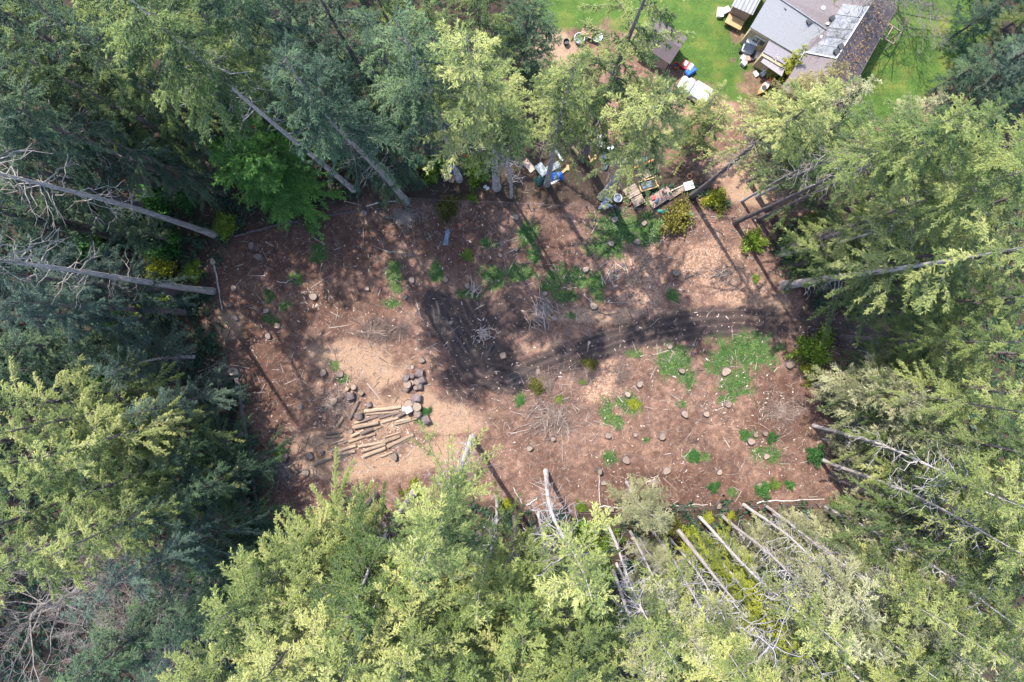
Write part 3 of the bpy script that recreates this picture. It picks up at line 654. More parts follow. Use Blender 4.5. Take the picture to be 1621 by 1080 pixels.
stand('below the white trunks', 'left', 0, [(660,960,'B',28,'light'),(650,1050,'B',28,'light'),(735,985,'B',27,'mid'),(730,1065,'B',28,'light'),(815,935,'B',25,'mid'),(815,1030,'B',27,'light'),(890,975,'B',24,'light'),(905,1055,'B',26,'mid'),(965,1045,'D',19,'light')], 'sunlit trees along the lower edge')
stand('at the bottom edge below the pole pines', 'left', 0, [(1030,1050,'P',25,'light','pale','silver'),(1110,1040,'B',26,'light','pale','silver'),(1190,1050,'P',26,'light','pale','silver'),(1265,1030,'P',25,'light','pale','silver'),(1335,1055,'B',27,'light','pale','silver'),(1420,1045,'P',27,'light','pale','silver'),(1505,1055,'F',28,'light'),(1595,1040,'F',28,'light')], 'trees along the lower right edge')
stand('behind the pole pines at lower right', 'left', 0, [(1290,955,'P',23,'olive','pale','silver'),(1360,965,'P',25,'light','pale','silver'),(1420,950,'P',26,'light','pale','silver'),(1480,960,'F',27,'light'),(1560,970,'F',28,'light'),(1345,900,'O',17,'olive'),(1430,880,'O',18,'olive'),(1190,985,'O',16,'olive')], 'trees along the lower right edge')
stand('at the right, below the dirt track', 'top', 1, [(1490,630,'F',26,'light'),(1580,620,'F',27,'light'),(1535,695,'F',27,'light'),(1605,715,'F',28,'mid'),(1560,745,'F',26,'light'),(1580,790,'F',28,'light'),(1530,850,'F',27,'mid'),(1600,890,'F',28,'tan')], 'firs of the right forest')
stand('beyond the end of the dirt track', 'top', 1, [(1520,540,'F',24,'mid'),(1590,560,'F',26,'mid'),(1600,480,'F',26,'mid'),(1470,585,'D',17,'mid'),(1400,620,'O',16,'olive'),(1540,475,'F',22,'mid')], 'firs of the right forest')
stand('at the right, above the drooping fir', 'left', 0, [(1400,350,'F',25,'light'),(1470,320,'F',26,'mid'),(1500,400,'F',26,'light'),(1545,330,'F',27,'light'),(1590,400,'F',27,'light'),(1610,300,'F',28,'light'),(1340,400,'D',15,'mid')], 'firs of the right forest')
stand('between the house and the drooping fir', 'left', 0, [(1130,198,'D',12,'light'),(1275,212,'D',14,'light'),(1290,222,'F',20,'mid'),(1345,265,'F',22,'mid'),(1390,250,'D',17,'light'),(1455,265,'F',22,'light'),(1535,255,'F',25,'light'),(1600,245,'F',26,'light'),(1335,215,'D',13,'light')], 'firs beside the house')
for i, (a, b_, k, h, lf, w_) in enumerate([(1478,142,'S',12,'dark','lowest and nearest the lawn'),(1502,62,'S',11,'dark','nearest the leafless tree'),(1545,125,'S',14,'blue','in the middle of the clump'),(1532,192,'S',13,'dark','at its lower end'),(1590,45,'S',13,'mid','nearest the top edge'),(1604,132,'S',14,'dark','at the right photo edge')]):
    tree(a, b_, k, h, 'dense spruce of the upper right corner clump, ' + w_, lf, 'brown', 'twigd', wide=1.15, group='spruces of the upper right corner')
tree(1455,228,'D',11,'mid green young fir between the spruce clump and the forest','mid','brown','twigd')
tree(1420,195,'Y',7,'small ragged tree at the lower right corner of the lawn','olive','brown','twig')
tree(1232,118,'Y',6,'pointed yellow green young tree standing before the front of the house','yellow','brown','twig',wide=.8)
tree(1285,150,'D',16,'tan tinged tree at the lower corner of the brown roof','tan','brown','twig',center=True,wide=1.2)
tree(1490,-80,'N',11,'leafless tree casting a fan of shadow over the lawn by the house','mid','silver','twigd',center=True,wide=1.5,var=0)
tree(1335,160,'D',14,'olive tree under the far lower corner of the brown roof','olive','brown','twig',center=True)
tree(1120,165,'D',13,'sunlit olive tree right of the white truck','light','grey','twig',center=True,wide=.8)

# dark trunks that poke in along the left edge, and the forest that closes the stand behind them
tree(182,374,'T',32,'dark trunk lying nearly level across the left shade, upper of three','dark','brown','twigd',group='dark trunks in the left shade')
tree(80,546,'T',31,'dark trunk at the left edge in deep shade, middle of three','dark','brown','twigd',group='dark trunks in the left shade')
tree(112,580,'T',30,'short dark trunk at the left edge in deep shade, lowest of three','dark','brown','twigd',group='dark trunks in the left shade')
# the forest goes on past the left and upper edges of the photo; it shades what stands inside
EDGE = [(62,150),(58,290),(20,420),(-70,320),(-70,470),(-50,620),(40,690),(-70,800),(150,90),(255,60),(350,40),(450,50),(130,225),(-70,110),(90,-70),(235,-90),(390,-80),(540,-60),(650,10),(715,-60),(-60,930),(30,880),(100,330),(180,170)]
for i, (a, b_) in enumerate(EDGE):
    tree(a, b_, 'F', R.uniform(25, 31), 'dark fir in the deep forest beyond the left and upper edges', 'dark', 'brown', 'twigd', group='deep forest beyond the left and upper edges')
# ------------------------------------------------------------------ the house
M_SHG = pm('shingle_grey', (.255,.255,.262), (.19,.19,.197), 14, .9, .3, vary=.04)
M_SHM = pm('shingle_mauve', (.16,.132,.13), (.11,.09,.09), 9, .9, .3, vary=.04)
M_SHD = pm('shingle_dark', (.11,.082,.085), (.075,.055,.058), 12, .9, .3, vary=.04)
M_ZINC = pm('roof_metal', (.21,.21,.22), (.13,.13,.14), 2.2, .6, .1, vary=.22, spec=.3)
M_BEIGE = pm('wall_beige', (.55,.43,.26), (.45,.34,.20), 4, .8, .1, vary=.03)
M_WHITE = pm('white_paint', (.80,.79,.76), (.62,.61,.58), 3, .6, .1, vary=.06, tone=.46)
M_GLASS = pm('window_glass', (.05,.06,.07), (.03,.035,.04), 3, .12, 0, spec=.6)
M_DARK = pm('dark_plastic', (.035,.035,.04), (.02,.02,.022), 5, .6, .1)
M_WOOD = pm('weathered_wood', (.36,.27,.20), (.22,.16,.12), 5, .85, .4, stretch=(.6, 5, 5))
M_NEWWOOD = pm('yellow_timber', (.50,.33,.16), (.36,.22,.10), 5, .8, .3, stretch=(.6, 5, 5))
M_PLY = pm('plywood', (.40,.28,.21), (.30,.20,.15), 4, .85, .2)
M_ORANGE = pm('orange_paint', (.62,.20,.06), (.45,.14,.05), 6, .5, .1)
M_RED = pm('red_plastic', (.60,.05,.045), (.42,.04,.035), 5, .45, .1)
M_BLUE = pm('blue_tarp', (.02,.12,.42), (.012,.075,.28), 5, .5, .4)
M_BLUEP = pm('blue_plastic', (.03,.16,.60), (.02,.10,.42), 5, .4, .2)
M_SLATE = pm('grey_blue_tarp', (.16,.19,.24), (.09,.11,.15), 4, .6, .4)
M_GREENT = pm('green_tarp', (.015,.06,.05), (.008,.035,.03), 4, .6, .4)
M_MINT = pm('mint_plastic', (.10,.46,.33), (.07,.34,.25), 4, .5, .2)
M_RUBBER = pm('rubber', (.035,.033,.035), (.02,.02,.02), 8, .85, .2)
M_STEEL = pm('sheet_steel', (.36,.39,.38), (.24,.26,.25), 3, .5, .2, spec=.5)
M_TERRA = pm('terracotta', (.38,.17,.10), (.27,.11,.06), 5, .8, .1)
M_CREAM = pm('cream_plastic', (.72,.66,.55), (.58,.52,.42), 5, .6, .1)

zz = lambda X, Y, z: at(1100 + X / 4.5, Y / 4.5, z)     # helper for the roof corners
house = thing('house', 'house with grey, mauve and dark brown roofs beside the bright green lawn', 'house', at(1310, 60, 0))
HL = house.location
def hpart(name, pts, th, mat, label=None, parent=None):
    m = MB(); m.slab([Vector(p) - HL for p in pts], th); o = m.build(name, mat, parent or house)
    if label: o['label'] = label
    return o
def lerp(a, b, t): return tuple(a[i] + (b[i] - a[i]) * t for i in range(len(a)))
A0 = zz(1395,-190,5.4); A1 = zz(830,720,5.4)     # long ridge
q0 = zz(780,368,3.6); q1 = zz(610,650,3.6)
_e = (A1 - A0).normalized(); _n = Vector((_e.y, -_e.x, 0)); _w = (q0 - A0).dot(_n)
def zA(X, Y, up=0):
    """point of the inner slope of the long roof seen at (X, Y)"""
    z = 4.5
    for _ in range(8): p = zz(X, Y, z); z = 5.4 - 1.8 * (p - A0).dot(_n) / _w + up
    return zz(X, Y, z)
RE = zA(935,212,.04); ZR = RE.z
E1 = zz(395,195,2.9); E2 = zz(745,402,2.9); RS = zz(541,-52,ZR); RV = zA(785,372,.02)
hpart('roof', [E1, E2, RV, RE, RS], .12, M_SHG, 'smooth grey shingle roof slope')
hpart('roof', [RS + Vector((.04,.05,.02)), RE + Vector((.04,.05,.02)), zA(1000,125,.04), zA(985,-20,.04), zz(930,-110,2.9), zz(690,-290,2.9)], .12, M_SHM, 'mauve mossy roof slope')
m = MB(); m.tube([RS - HL + Vector((0,0,.05)), RE - HL + Vector((0,0,.05))], .06, 6); m.build('ridge_cap', M_ZINC, house)
hpart('roof', [q0, q1, A1, A0, zA(1130,-190), zA(930,130)], .12, M_SHM, 'mauve roof slope facing the yard')
hpart('roof', [A0 + Vector((.03,0,.03)), A1 + Vector((.03,0,.03)), zz(1020,800,3.1), zz(1435,50,3.1), zz(1412,0,3.7)], .12, M_SHD, 'dark brown roof slope scattered with yellow leaves')
# pale metal sheets on the inner slope
Lf = [(1055,28),(1005,105),(955,200),(930,262),(865,318),(795,372)]
Rt = [(1240,48),(1185,130),(1130,218),(1085,285),(1050,345),(1010,412)]
for i in range(5):
    a, b, c, d = Lf[i], Rt[i], Rt[i+1], Lf[i+1]; u_ = .09 + .014 * (5 - i)
    hpart('roof_panel', [zA(*a, u_), zA(*b, u_), zA(*lerp(c, b, .04), u_), zA(*lerp(d, a, .04), u_)], .03, M_ZINC)
m = MB()
for k in range(7):
    pass
for (a, b) in (((790,374),(1008,416)), ((720,468),(780,370)), ((1240,48),(1010,412))):
    m.tube([zA(*a, .12) - HL, zA(*b, .12) - HL], .06, 5)
m.build('flashing', M_WHITE, house)
hpart('porch_roof', [zz(488,372,2.45), zz(530,285,2.72), zz(705,392,2.72), zz(645,462,2.45)], .08, pm('porch_felt', (.24,.22,.24), (.20,.18,.20), 6, .9, .1, vary=.03), 'upper lean-to roof')
hpart('porch_roof', [zz(470,442,2.0), zz(500,400,2.2), zz(645,482,2.2), zz(618,545,2.0)], .08, pm('porch_felt_pale', (.33,.30,.30), (.27,.24,.245), 6, .9, .1, vary=.03), 'lower lean-to roof')
def wall(P, z1, name='wall', mat=M_BEIGE):
    m = MB(); m.prism([(p.x - HL.x, p.y - HL.y) for p in P], -.2, z1); return m.build(name, mat, house)
G = lambda X, Y: at((1100 + X / 4.5 - NX) * .95 + NX, (Y / 4.5 - NY) * .95 + NY, 0)
wl = wall([G(405,200), G(740,395), G(925,215), G(640,-255), G(560,-45)], 2.78)
_c = [q0, q1, zz(1030,790,3.1), zz(1425,60,3.1), zz(1150,-180,3.9)]; _m = sum(_c, Vector()) / 5
wall([_m + (p - _m) * .84 for p in _c], 2.9)
wall([G(500,372), G(540,300), G(700,398), G(640,455)], 2.3, 'porch_wall')
# the window in the beige wall
wa, wb = G(405,200), G(740,395); dw = (wb - wa).normalized(); nw = Vector((dw.y, -dw.x, 0))
if nw.y > 0: nw = -nw
m = MB(); c = wa.lerp(wb, .26) + nw * .03 - HL; m.box((c.x, c.y, 1.9), (1.15, .08, .9), math.atan2(dw.y, dw.x)); wf = m.build('window', M_WHITE, house)
for s_ in (-.27, .27):
    m = MB(); cc = c + dw * s_ + nw * .05; m.box((cc.x, cc.y, 1.9), (.46, .03, .74), math.atan2(dw.y, dw.x)); m.build('pane', M_GLASS, wf)
for (X, Y, z) in ((645,58,ZR-.35),(810,158,ZR-.15),(975,137,zA(975,137).z+.1),(1035,335,zA(1035,335).z+.2),(1005,372,zA(1005,372).z+.2)):
    m = MB(); p = zz(X, Y, z) - HL; m.box((p.x, p.y, p.z), (.34, .34, .3), .5, bev=.05); m.box((p.x, p.y, p.z + .17), (.42, .42, .06), .5); m.build('roof_vent', M_DARK, house)
for (X, Y, z, w_) in ((815,262,ZR-.7,.42),(900,268,ZR-.2,.3),(940,172,ZR,.26),(910,62,ZR-.3,.34)):
    m = MB(); p = zz(X, Y, z) - HL; m.tube([p - Vector((0,0,.1)), p + Vector((0,0,.16))], [w_ * .6, w_ * .5], 9, smooth=False); m.build('skylight', M_WHITE, house)
# gutter on the right eave
m = MB(); m.tube([zz(1438,54,3.05) - HL, zz(1025,806,3.05) - HL], .06, 5); m.build('gutter', M_SHD, house)
# yellow leaves lying on the brown slope
nb2 = NB(); g = np.random.default_rng(5)
a0, a1, b0_, b1_ = [np.array(p) for p in (A0, A1, zz(1435,50,3.1), zz(1020,800,3.1))]
n = 380; s_ = g.uniform(.18, .98, n); t_ = np.clip(.5 + .24 * g.normal(size=n), .03, .97)
Pp = (a0 + (a1 - a0) * s_[:, None]) * (1 - t_)[:, None] + (b0_ + (b1_ - b0_) * s_[:, None]) * t_[:, None]; Pp[:, 2] += .13
an = g.uniform(0, TAU, n); D = np.stack([np.cos(an), np.sin(an), np.full(n, .05)], 1)
leaves(nb2, Pp, D, nrm(np.array([0, 0, 1.]) + g.normal(0, .15, (n, 3))), g.uniform(.08, .17, n), g.uniform(.03, .055, n), g.uniform(.2, .9, n))
tag(put('fallen_leaves', nb2.mesh('fallen_leaves', LEAF['brown'])), kind='stuff')

def ground_pt(px, py, dz=0):
    p = at(px, py); p.z = gz(p.x, p.y) + dz; return p
def ang(x0, y0, x1, y1): return math.atan2(-(y1 - y0), x1 - x0)

# ladder laid on the porch roofs
t = thing('ladder', 'pale ladder leaning across the two lean-to roofs of the house', 'ladder', zz(500,500,1.0))
a, b = zz(478,506,1.1) - t.location, zz(598,398,2.9) - t.location; lat = (b - a).cross(Vector((0,0,1))).normalized() * .13
for s_ in (-1, 1): m = MB(); m.tube([a + lat * s_, b + lat * s_], .022, 5); m.build('rail', M_CREAM, t)
for k in range(7): m = MB(); p = a.lerp(b, (k + .6) / 7.2); m.tube([p - lat, p + lat], .014, 5); m.build('rung', M_CREAM, t)

# timber frame leaning by the brown roof
p = at(1410, 54, 1.3); p.z = gz(p.x, p.y); t = thing('timber_stand', 'open timber stand with a slatted end beside the brown roof', 'stand', p, ang(1100+1380/4.5, 195/4.5, 1100+1450/4.5, 240/4.5))
for k, (c, d) in enumerate((((0,.62,1.3),(1.35,.09,.09)),((0,-.62,1.3),(1.35,.09,.09)),((.63,0,1.31),(.09,1.15,.09)),((-.63,0,1.31),(.09,1.15,.09)),((-.2,0,1.31),(.09,1.15,.09)))):
    m = MB(); m.box(c, d); m.build('rail', M_WOOD, t)
for k in range(4): m = MB(); m.box((-.42, -.42 + k * .28, 1.31), (.34, .07, .05)); m.build('slat', M_WOOD, t)
for x, y in ((-.6,-.6),(.6,-.6),(.6,.6),(-.6,.6)): m = MB(); m.box((x, y, .62), (.09, .09, 1.26)); m.build('leg', M_WOOD, t)

# small shed with a pale roof on the lawn
def rect_shed(label, c, L, W, h, rz, roofm, wallm, cat='shed', over=.15, rise=.25, name='garden_shed', ribs=0, gable=False):
    t = thing(name, label, cat, c, rz)
    m = MB(); m.box((0, 0, h / 2 - .1), (L - over * 2, W - over * 2, h + .18)); m.build('wall', wallm, t)
    if gable:
        for s_ in (-1, 1):
            m = MB(); m.slab([(-L/2, 0, h + rise + .08), (L/2, 0, h + rise + .08), (L/2, s_ * W/2, h - .05), (-L/2, s_ * W/2, h - .05)], .08); m.build('roof', roofm, t)
    else:
        m = MB(); m.slab([(-L/2, -W/2, h + .03), (L/2, -W/2, h + .03), (L/2, W/2, h + rise), (-L/2, W/2, h + rise)], .06); rf = m.build('roof', roofm, t)
        for k in range(ribs):
            y = -W/2 + (k + .5) * W / ribs; z = h + .05 + rise * (k + .5) / ribs; m = MB(); m.box((0, y, z + .01), (L, .05, .05)); m.build('rib', roofm, rf)
    return t
d_ = ang(1187, 0, 1173, 27)
c = at(1176, 8); t = rect_shed('small shed with pale ribbed roof on the lawn left of the house', Vector((c.x, c.y, gz(c.x, c.y))) , 3.2, 1.9, 1.9, d_, M_ZINC, M_PLY, ribs=6)
m = MB(); m.box((1.95, 0, .55), (.85, 1.5, .12)); m.box((2.3, .6, .25), (.1, .1, .55)); m.box((2.3, -.6, .25), (.1, .1, .55)); m.build('porch', M_NEWWOOD, t)
for i, (X, Y, sx, sy, mt, lb) in enumerate(((190,205,.6,.45,M_WHITE,'white lidded box at the front left corner of the small shed'),(95,240,.75,.5,M_CREAM,'cream folded sheet on the grass left of the small shed'),(250,385,.4,.35,M_WHITE,'white bucket on the shaded grass before the small shed'))):
    p = ground_pt(1130 + X / 10.8, Y / 10.8); t = thing('storage_box', lb, 'box', p, .5 + i); m = MB(); m.box((0,0,.2), (sx, sy, .42), bev=.05); m.build('tub', mt, t); m = MB(); m.box((0,0,.435), (sx + .05, sy + .05, .05), bev=.015); m.build('lid', mt, t)

# white utility cart with a roof
p = ground_pt(1183, 76); t = thing('utility_cart', 'white roofed cart with a grey windscreen parked by the beige wall', 'cart', p, ang(1186, 63, 1179, 82))
m = MB(); m.box((0,0,.45), (1.3,.95,.35), bev=.08); m.build('body', M_WHITE, t)
m = MB(); m.box((-.2,0,1.45), (.95,1.0,.10), bev=.04); m.build('roof', M_WHITE, t)
m = MB(); m.slab([(.3,-.46,1.42),(.3,.46,1.42),(.62,.46,.75),(.62,-.46,.75)], .03); m.build('windscreen', M_SLATE, t)
m = MB(); m.box((-.15,0,.72), (.45,.8,.2), bev=.05); m.build('seat', M_DARK, t)
for x in (-.45,.45):
    for y in (-.5,.5): m = MB(); m.tube([(x,y-.08,.24),(x,y+.08,.24)], .25, 12); m.build('wheel', M_RUBBER, t)
for x in (-.62,.24):
    for y in (-.43,.43): m = MB(); m.tube([(x,y,.6),(x,y,1.42)], .025, 5); m.build('post', M_WHITE, t)
# clutter along the house
JUNK = [(1192,67,.5,.4,M_CREAM,'cream crate close behind the white cart'),(1197,71,.4,.4,M_TERRA,'terracotta planter between the cart and the beige wall'),(1193,77,.35,.35,M_DARK,'black tub right of the white cart'),
 (1199,80,.7,.35,M_NEWWOOD,'yellow timber chest by the lean-to corner'),(1203,90,1.0,.8,M_CREAM,'cream mattress lying beside the lean-to corner'),(1187,86,.45,.35,M_SLATE,'dark grey box below the white cart'),
 (1177,91,.6,.45,M_WHITE,'white box lowest on the lawn under the cart'),(1183,94,.5,.4,M_PLY,'brown box among the clutter under the cart'),(1176,102,.5,.4,M_WHITE,'small white tray on the grass, away from the cart'),(1189,95,.4,.3,M_DARK,'black box at the foot of the clutter'),
 (1208,117,.55,.4,M_WHITE,'white box at the foot of the ladder'),(1214,114,.5,.35,M_SLATE,'grey box beside the orange kayak tip'),(1196,118,.5,.35,M_CREAM,'cream box on bare dirt left of the kayak')]
for i, (a, b, sx, sy, mt, lb) in enumerate(JUNK):
    t = thing('storage_box', lb, lb.split()[1] if lb.split()[1] in ('crate','planter','tub','box') else ('chest' if 'chest' in lb else 'mattress' if 'mattress' in lb else 'tray' if 'tray' in lb else 'box'), ground_pt(a, b), i * .7)
    h = .22 + .12 * (i % 3); m = MB(); m.box((0,0,h/2-.02), (sx, sy, h + .04), bev=.04); m.build('side', mt, t); m = MB(); m.box((0,0,h+.02), (sx*.82, sy*.78, .03), .02 * i); m.build('lid', mt, t)
def kayak(label, p, rz, L, W, hull, deck):
    t = thing('kayak', label, 'kayak', p, rz); n = 11; V = []; F = []
    for i in range(n):
        x = -L/2 + L * i / (n - 1); q = max(.03, (1 - abs(2 * i / (n - 1) - 1) ** 2.2)); w_ = W / 2 * q; z = .30 + .14 * abs(2 * i / (n - 1) - 1) ** 2
        V += [(x, -w_, z), (x, -w_ * .7, .06), (x, 0, 0), (x, w_ * .7, .06), (x, w_, z), (x, 0, z + .06 * q)]
    for i in range(n - 1):
        for k in range(6): F.append((i*6+k, i*6+6+k, i*6+6+(k+1)%6, i*6+(k+1)%6))
    m = MB(); m.add(V, F, True); m.build('hull', hull, t)
    m = MB(); Vd = []
    for i in range(2, n - 2): b = i * 6; Vd += [Vector(V[b]) * .8 + Vector((0,0,.11)), Vector(V[b+4]) * .8 + Vector((0,0,.11))]
    m.add(Vd, [(2*i, 2*i+2, 2*i+3, 2*i+1) for i in range(n - 5)]); m.build('deck', deck, t)
    m = MB(); m.tube([(-.1*L,0,.36),(-.1*L,0,.46)], [.19,.22], 10); m.build('cockpit_rim', M_DARK, t)
kayak('white decked kayak with an orange rim at the edge of the olive tree', ground_pt(1209,139,.02), ang(1202,147,1217,130), 1.9, .62, M_ORANGE, M_WHITE)
kayak('orange kayak lying under the lean-to eave by the house', ground_pt(1222,122,.02), ang(1219,130,1226,115), 1.5, .5, M_ORANGE, M_ORANGE)

# white truck with ridged canopy
p = ground_pt(1096, 148); t = thing('small_truck', 'white truck with a ridged white canopy at the lawn corner', 'truck', p, ang(1078,138,1114,160))
m = MB(); m.box((.55,0,.85), (1.6,1.4,.9), bev=.1); m.build('canopy', M_WHITE, t)
for k in range(4): m = MB(); m.box((.55,-.48+.32*k,1.325), (1.5,.05,.06)); m.build('rib', M_WHITE, t)
m = MB(); m.box((.1,0,.45), (2.7,1.4,.35), bev=.08); m.build('chassis', M_WHITE, t)
m = MB(); m.box((-1.2,0,.72), (.55,1.3,.42), bev=.16); m.build('bonnet', M_WHITE, t)
m = MB(); m.box((-.62,0,.95), (.62,1.28,.6), bev=.14); m.build('cab', M_WHITE, t)
m = MB(); m.slab([(-.96,-.52,.98),(-.96,.52,.98),(-.80,.48,1.27),(-.80,-.48,1.27)], .03); m.build('windscreen', M_GLASS, t)
for x in (-.95,.85):
    for y in (-.66,.66): m = MB(); m.tube([(x,y-.09,.27),(x,y+.09,.27)], .27, 12); m.build('wheel', M_RUBBER, t)
for y in (-.45,.45): m = MB(); m.box((-1.485,y,.72), (.03,.22,.12)); m.build('headlight', M_GLASS, t)

# toy car and tub on the lawn
p = ground_pt(1086, 106); t = thing('play_car', 'red and white plastic play car on the lawn against a blue tub', 'toy car', p, ang(1081,103,1093,111))
m = MB(); m.box((0,0,.26), (1.0,.72,.34), bev=.1); m.build('body', M_RED, t); m = MB(); m.box((.34,0,.46), (.36,.66,.14), bev=.05); m.build('bonnet', M_WHITE, t)
m = MB(); m.box((-.2,0,.47), (.36,.46,.2), bev=.05); m.build('seat', M_WHITE, t)
for x in (-.35,.35):
    for y in (-.36,.36): m = MB(); m.tube([(x,y-.05,.14),(x,y+.05,.14)], .15, 10); m.build('wheel', M_DARK, t)
p = ground_pt(1091.5, 115); t = thing('water_tub', 'ribbed blue plastic tub on the lawn beside the red play car', 'tub', p, ang(1084,120,1099,110))
m = MB(); m.box((0,0,.24), (1.0,.56,.5), bev=.1); m.build('shell', M_BLUEP, t)
for k in range(4): m = MB(); m.box((-.36+.24*k,0,.5), (.08,.5,.06), bev=.02); m.build('rib', M_BLUEP, t)
def bucket(label, a, b, r, h, mat, name='bucket', dark=M_DARK, cat='bucket', inner=True):
    t = thing(name, label, cat, ground_pt(a, b)); m = MB()
    n = 14; V = []; F = []
    for (rr, z) in ((r*.85,-.02),(r,h),(r*.9,h),(r*.78,.04)):
        V += [(rr*math.cos(k*TAU/n), rr*math.sin(k*TAU/n), z) for k in range(n)]
    for j in range(3):
        for k in range(n): F.append((j*n+k, j*n+(k+1)%n, j*n+n+(k+1)%n, j*n+n+k))
    m.add(V, F, True); m.build('wall', mat, t)
    if inner: m = MB(); m.tube([(0,0,.02),(0,0,h*.55)], r*.80, n, smooth=False); m.build('contents', dark, t)
    return t
bucket('red bucket on the grass by the purple shed roof', 1069.5, 105.5, .28, .4, M_RED)
bucket('red canister at the tan dirt patch near the top of the photo', 828.5, 43.5, .3, .5, M_RED, 'canister', M_RED, 'canister')
bucket('white tub with a dark middle left of the brown slatted bench', 917, 63, .48, .42, M_WHITE, 'round_tub', M_SLATE, 'tub')
bucket('white tub with a dark middle right of the brown slatted bench', 945, 61, .46, .42, M_WHITE, 'round_tub', M_SLATE, 'tub')
bucket('black bin on the tan dirt left of the slatted bench', 896, 69, .26, .5, M_DARK, 'bin', M_DARK, 'bin')
p = ground_pt(930.5, 57); t = thing('garden_bench', 'brown slatted bench between two white tubs near the lawn', 'bench', p, ang(920,53,942,61))
for k in range(5): m = MB(); m.box((0,-.26+.13*k,.45), (1.25,.11,.05)); m.build('slat', M_TERRA if k % 2 else M_WOOD, t)
for x in (-.5,.5): m = MB(); m.box((x,0,.2), (.08,.55,.45)); m.build('leg', M_WOOD, t)
for k in range(4): m = MB(); m.box((0,.36,.55+.11*k), (1.25,.04,.09)); m.build('back_slat', M_WOOD, t)
# purple roofed shed behind the pale fir
c = at(1038, 78); rect_shed('shed with a plain purple brown roof half hidden by firs beside the lawn', Vector((c.x, c.y, gz(c.x, c.y))), 3.6, 2.7, 2.1, ang(1020,47,1067,78), M_SHD, M_PLY, gable=True, rise=.55)

# firewood heap under a blue tarpaulin
def tarp(name, label, cat, px, py, L, W, rz, mat, h=.28, seed=0, folds=2.2):
    g = np.random.default_rng(seed); n = 9; p = ground_pt(px, py)
    gx_, gy_ = np.meshgrid(np.linspace(-L/2, L/2, n), np.linspace(-W/2, W/2, n)); x = gx_.ravel(); y = gy_.ravel()
    e = np.minimum(1, np.minimum(L/2 - np.abs(x), W/2 - np.abs(y)) / (.25 * min(L, W)))
    z = .03 + h * np.clip(e, 0, 1) ** .7 + .10 * h * np.sin(x * folds * 3 + y * 2 + seed) + g.uniform(-.03, .03, len(x))
    x = x + g.normal(0, .03, len(x)); y = y + g.normal(0, .03, len(x))
    i = np.arange(n * n).reshape(n, n); F = np.stack([i[:-1,:-1].ravel(), i[:-1,1:].ravel(), i[1:,1:].ravel(), i[1:,:-1].ravel()], 1)
    o = put(name, np_mesh(name, np.stack([x, y, np.maximum(z, .01)], 1), F, mat, smooth=True)); o.location = p; o.rotation_euler.z = rz
    return tag(o, label, cat)
tarp('tarpaulin', 'blue tarpaulin over the firewood heap between two yellow green shrubs', 'tarpaulin', 711, 264, 1.5, .72, ang(706,254,714,274), M_BLUE, .5, 1)
M_CUT = pm('split_wood', (.62,.44,.28), (.45,.29,.17), 5, .8, .2, vary=.2)
FW = [(703,266),(705,270),(702,274),(706,276),(710,277),(713,276),(716,275),(714,280),(709,281),(704,280),(701,278),(718,279),(717,286),(712,285),(706,285),(719,283)]
for i, (a, b) in enumerate(FW):
    p = ground_pt(a, b, .05); r = .085 + .03 * R.random(); L = .36 + .1 * R.random()
    o = MB().tube([(-L/2,0,r*.8),(L/2,0,r*.8)], r, 5, smooth=False, jag=.12, rnd=R).build('firewood', M_CUT); o.location = p; o.rotation_euler = (R.uniform(-.3,.3), R.uniform(-.3,.3), R.uniform(0, TAU))
    tag(o, 'split piece of pale firewood lying at the foot of the tarpaulin covered heap', 'firewood', 'firewood by the blue tarpaulin')
bucket('red container behind the upper yellow green shrub', 737, 247, .24, .4, M_RED, 'canister', M_RED, 'canister')
for i, (a, b, lb) in enumerate(((735,259,'grey white sack left of the yellow green shrub'),(768,296,'left of two small white bags below the yellow green shrub'),(772,299,'right of two small white bags below the yellow green shrub'))):
    o = MB().box((0,0,.1), (.36,.26,.22), .4*i, bev=.09).build('bag', M_WHITE); o.location = ground_pt(a, b); tag(o, lb, 'bag')

# sheet metal, boards and gear under the firs
def board(name, label, cat, px, py, L, W, rz, mat, z=.06, th=.05, tilt=0, slats=0, legs=0, group=None):
    t = thing(name, label, cat, ground_pt(px, py), rz, group)
    if slats:
        for k in range(slats):
            w_ = W / slats; m = MB(); m.box((R.uniform(-.03,.03), -W/2 + (k+.5)*w_, z + R.uniform(-.008,.008)), (L, w_*.88, th), rx=tilt); m.build('plank', mat, t)
    else:
        m = MB(); m.box((0,0,z), (L, W, th), rx=tilt, bev=.015); m.build('panel', mat, t)
    if legs:
        for x in (-L*.42, L*.42):
            for y in (-W*.38, W*.38): m = MB(); m.box((x,y,z/2-.05), (.07,.07,z+.06)); m.build('leg', mat, t)
    else:
        for x in (-L*.3, L*.3): m = MB(); m.box((x,0,z/2-.03), (.08, W*.8, max(.05, z - .02))); m.build('bearer', M_WOOD, t)
    return t
def corrugated(label, px, py, L, W, rz, mat, seed):
    n = 15; g = np.random.default_rng(seed); V = []; F = []
    for i in range(n):
        for j in range(2): V.append((-L/2 + L*j, -W/2 + W*i/(n-1), .10 + (.035 if i % 2 else 0) + .05*j))
    for i in range(n-1): F.append((2*i, 2*i+1, 2*i+3, 2*i+2))
    m = MB(); m.add(V, F); o = m.build('metal_sheet', mat); o.location = ground_pt(px, py); o.rotation_euler.z = rz; return tag(o, label, 'metal sheet')
corrugated('grey corrugated sheet leaning left of the thin trunk by the blue tarpaulin', 857, 269, 1.15, .75, ang(850,262,862,279), M_STEEL, 1)
corrugated('pale corrugated sheet right of the thin trunk by the blue tarpaulin', 876, 265, 1.2, .6, ang(869,270,885,262), M_STEEL, 2)
board('roof_sheet', 'narrow pale metal strip lying above the corrugated sheets', 'metal strip', 885, 247, 1.1, .2, ang(880,240,890,255), M_STEEL)
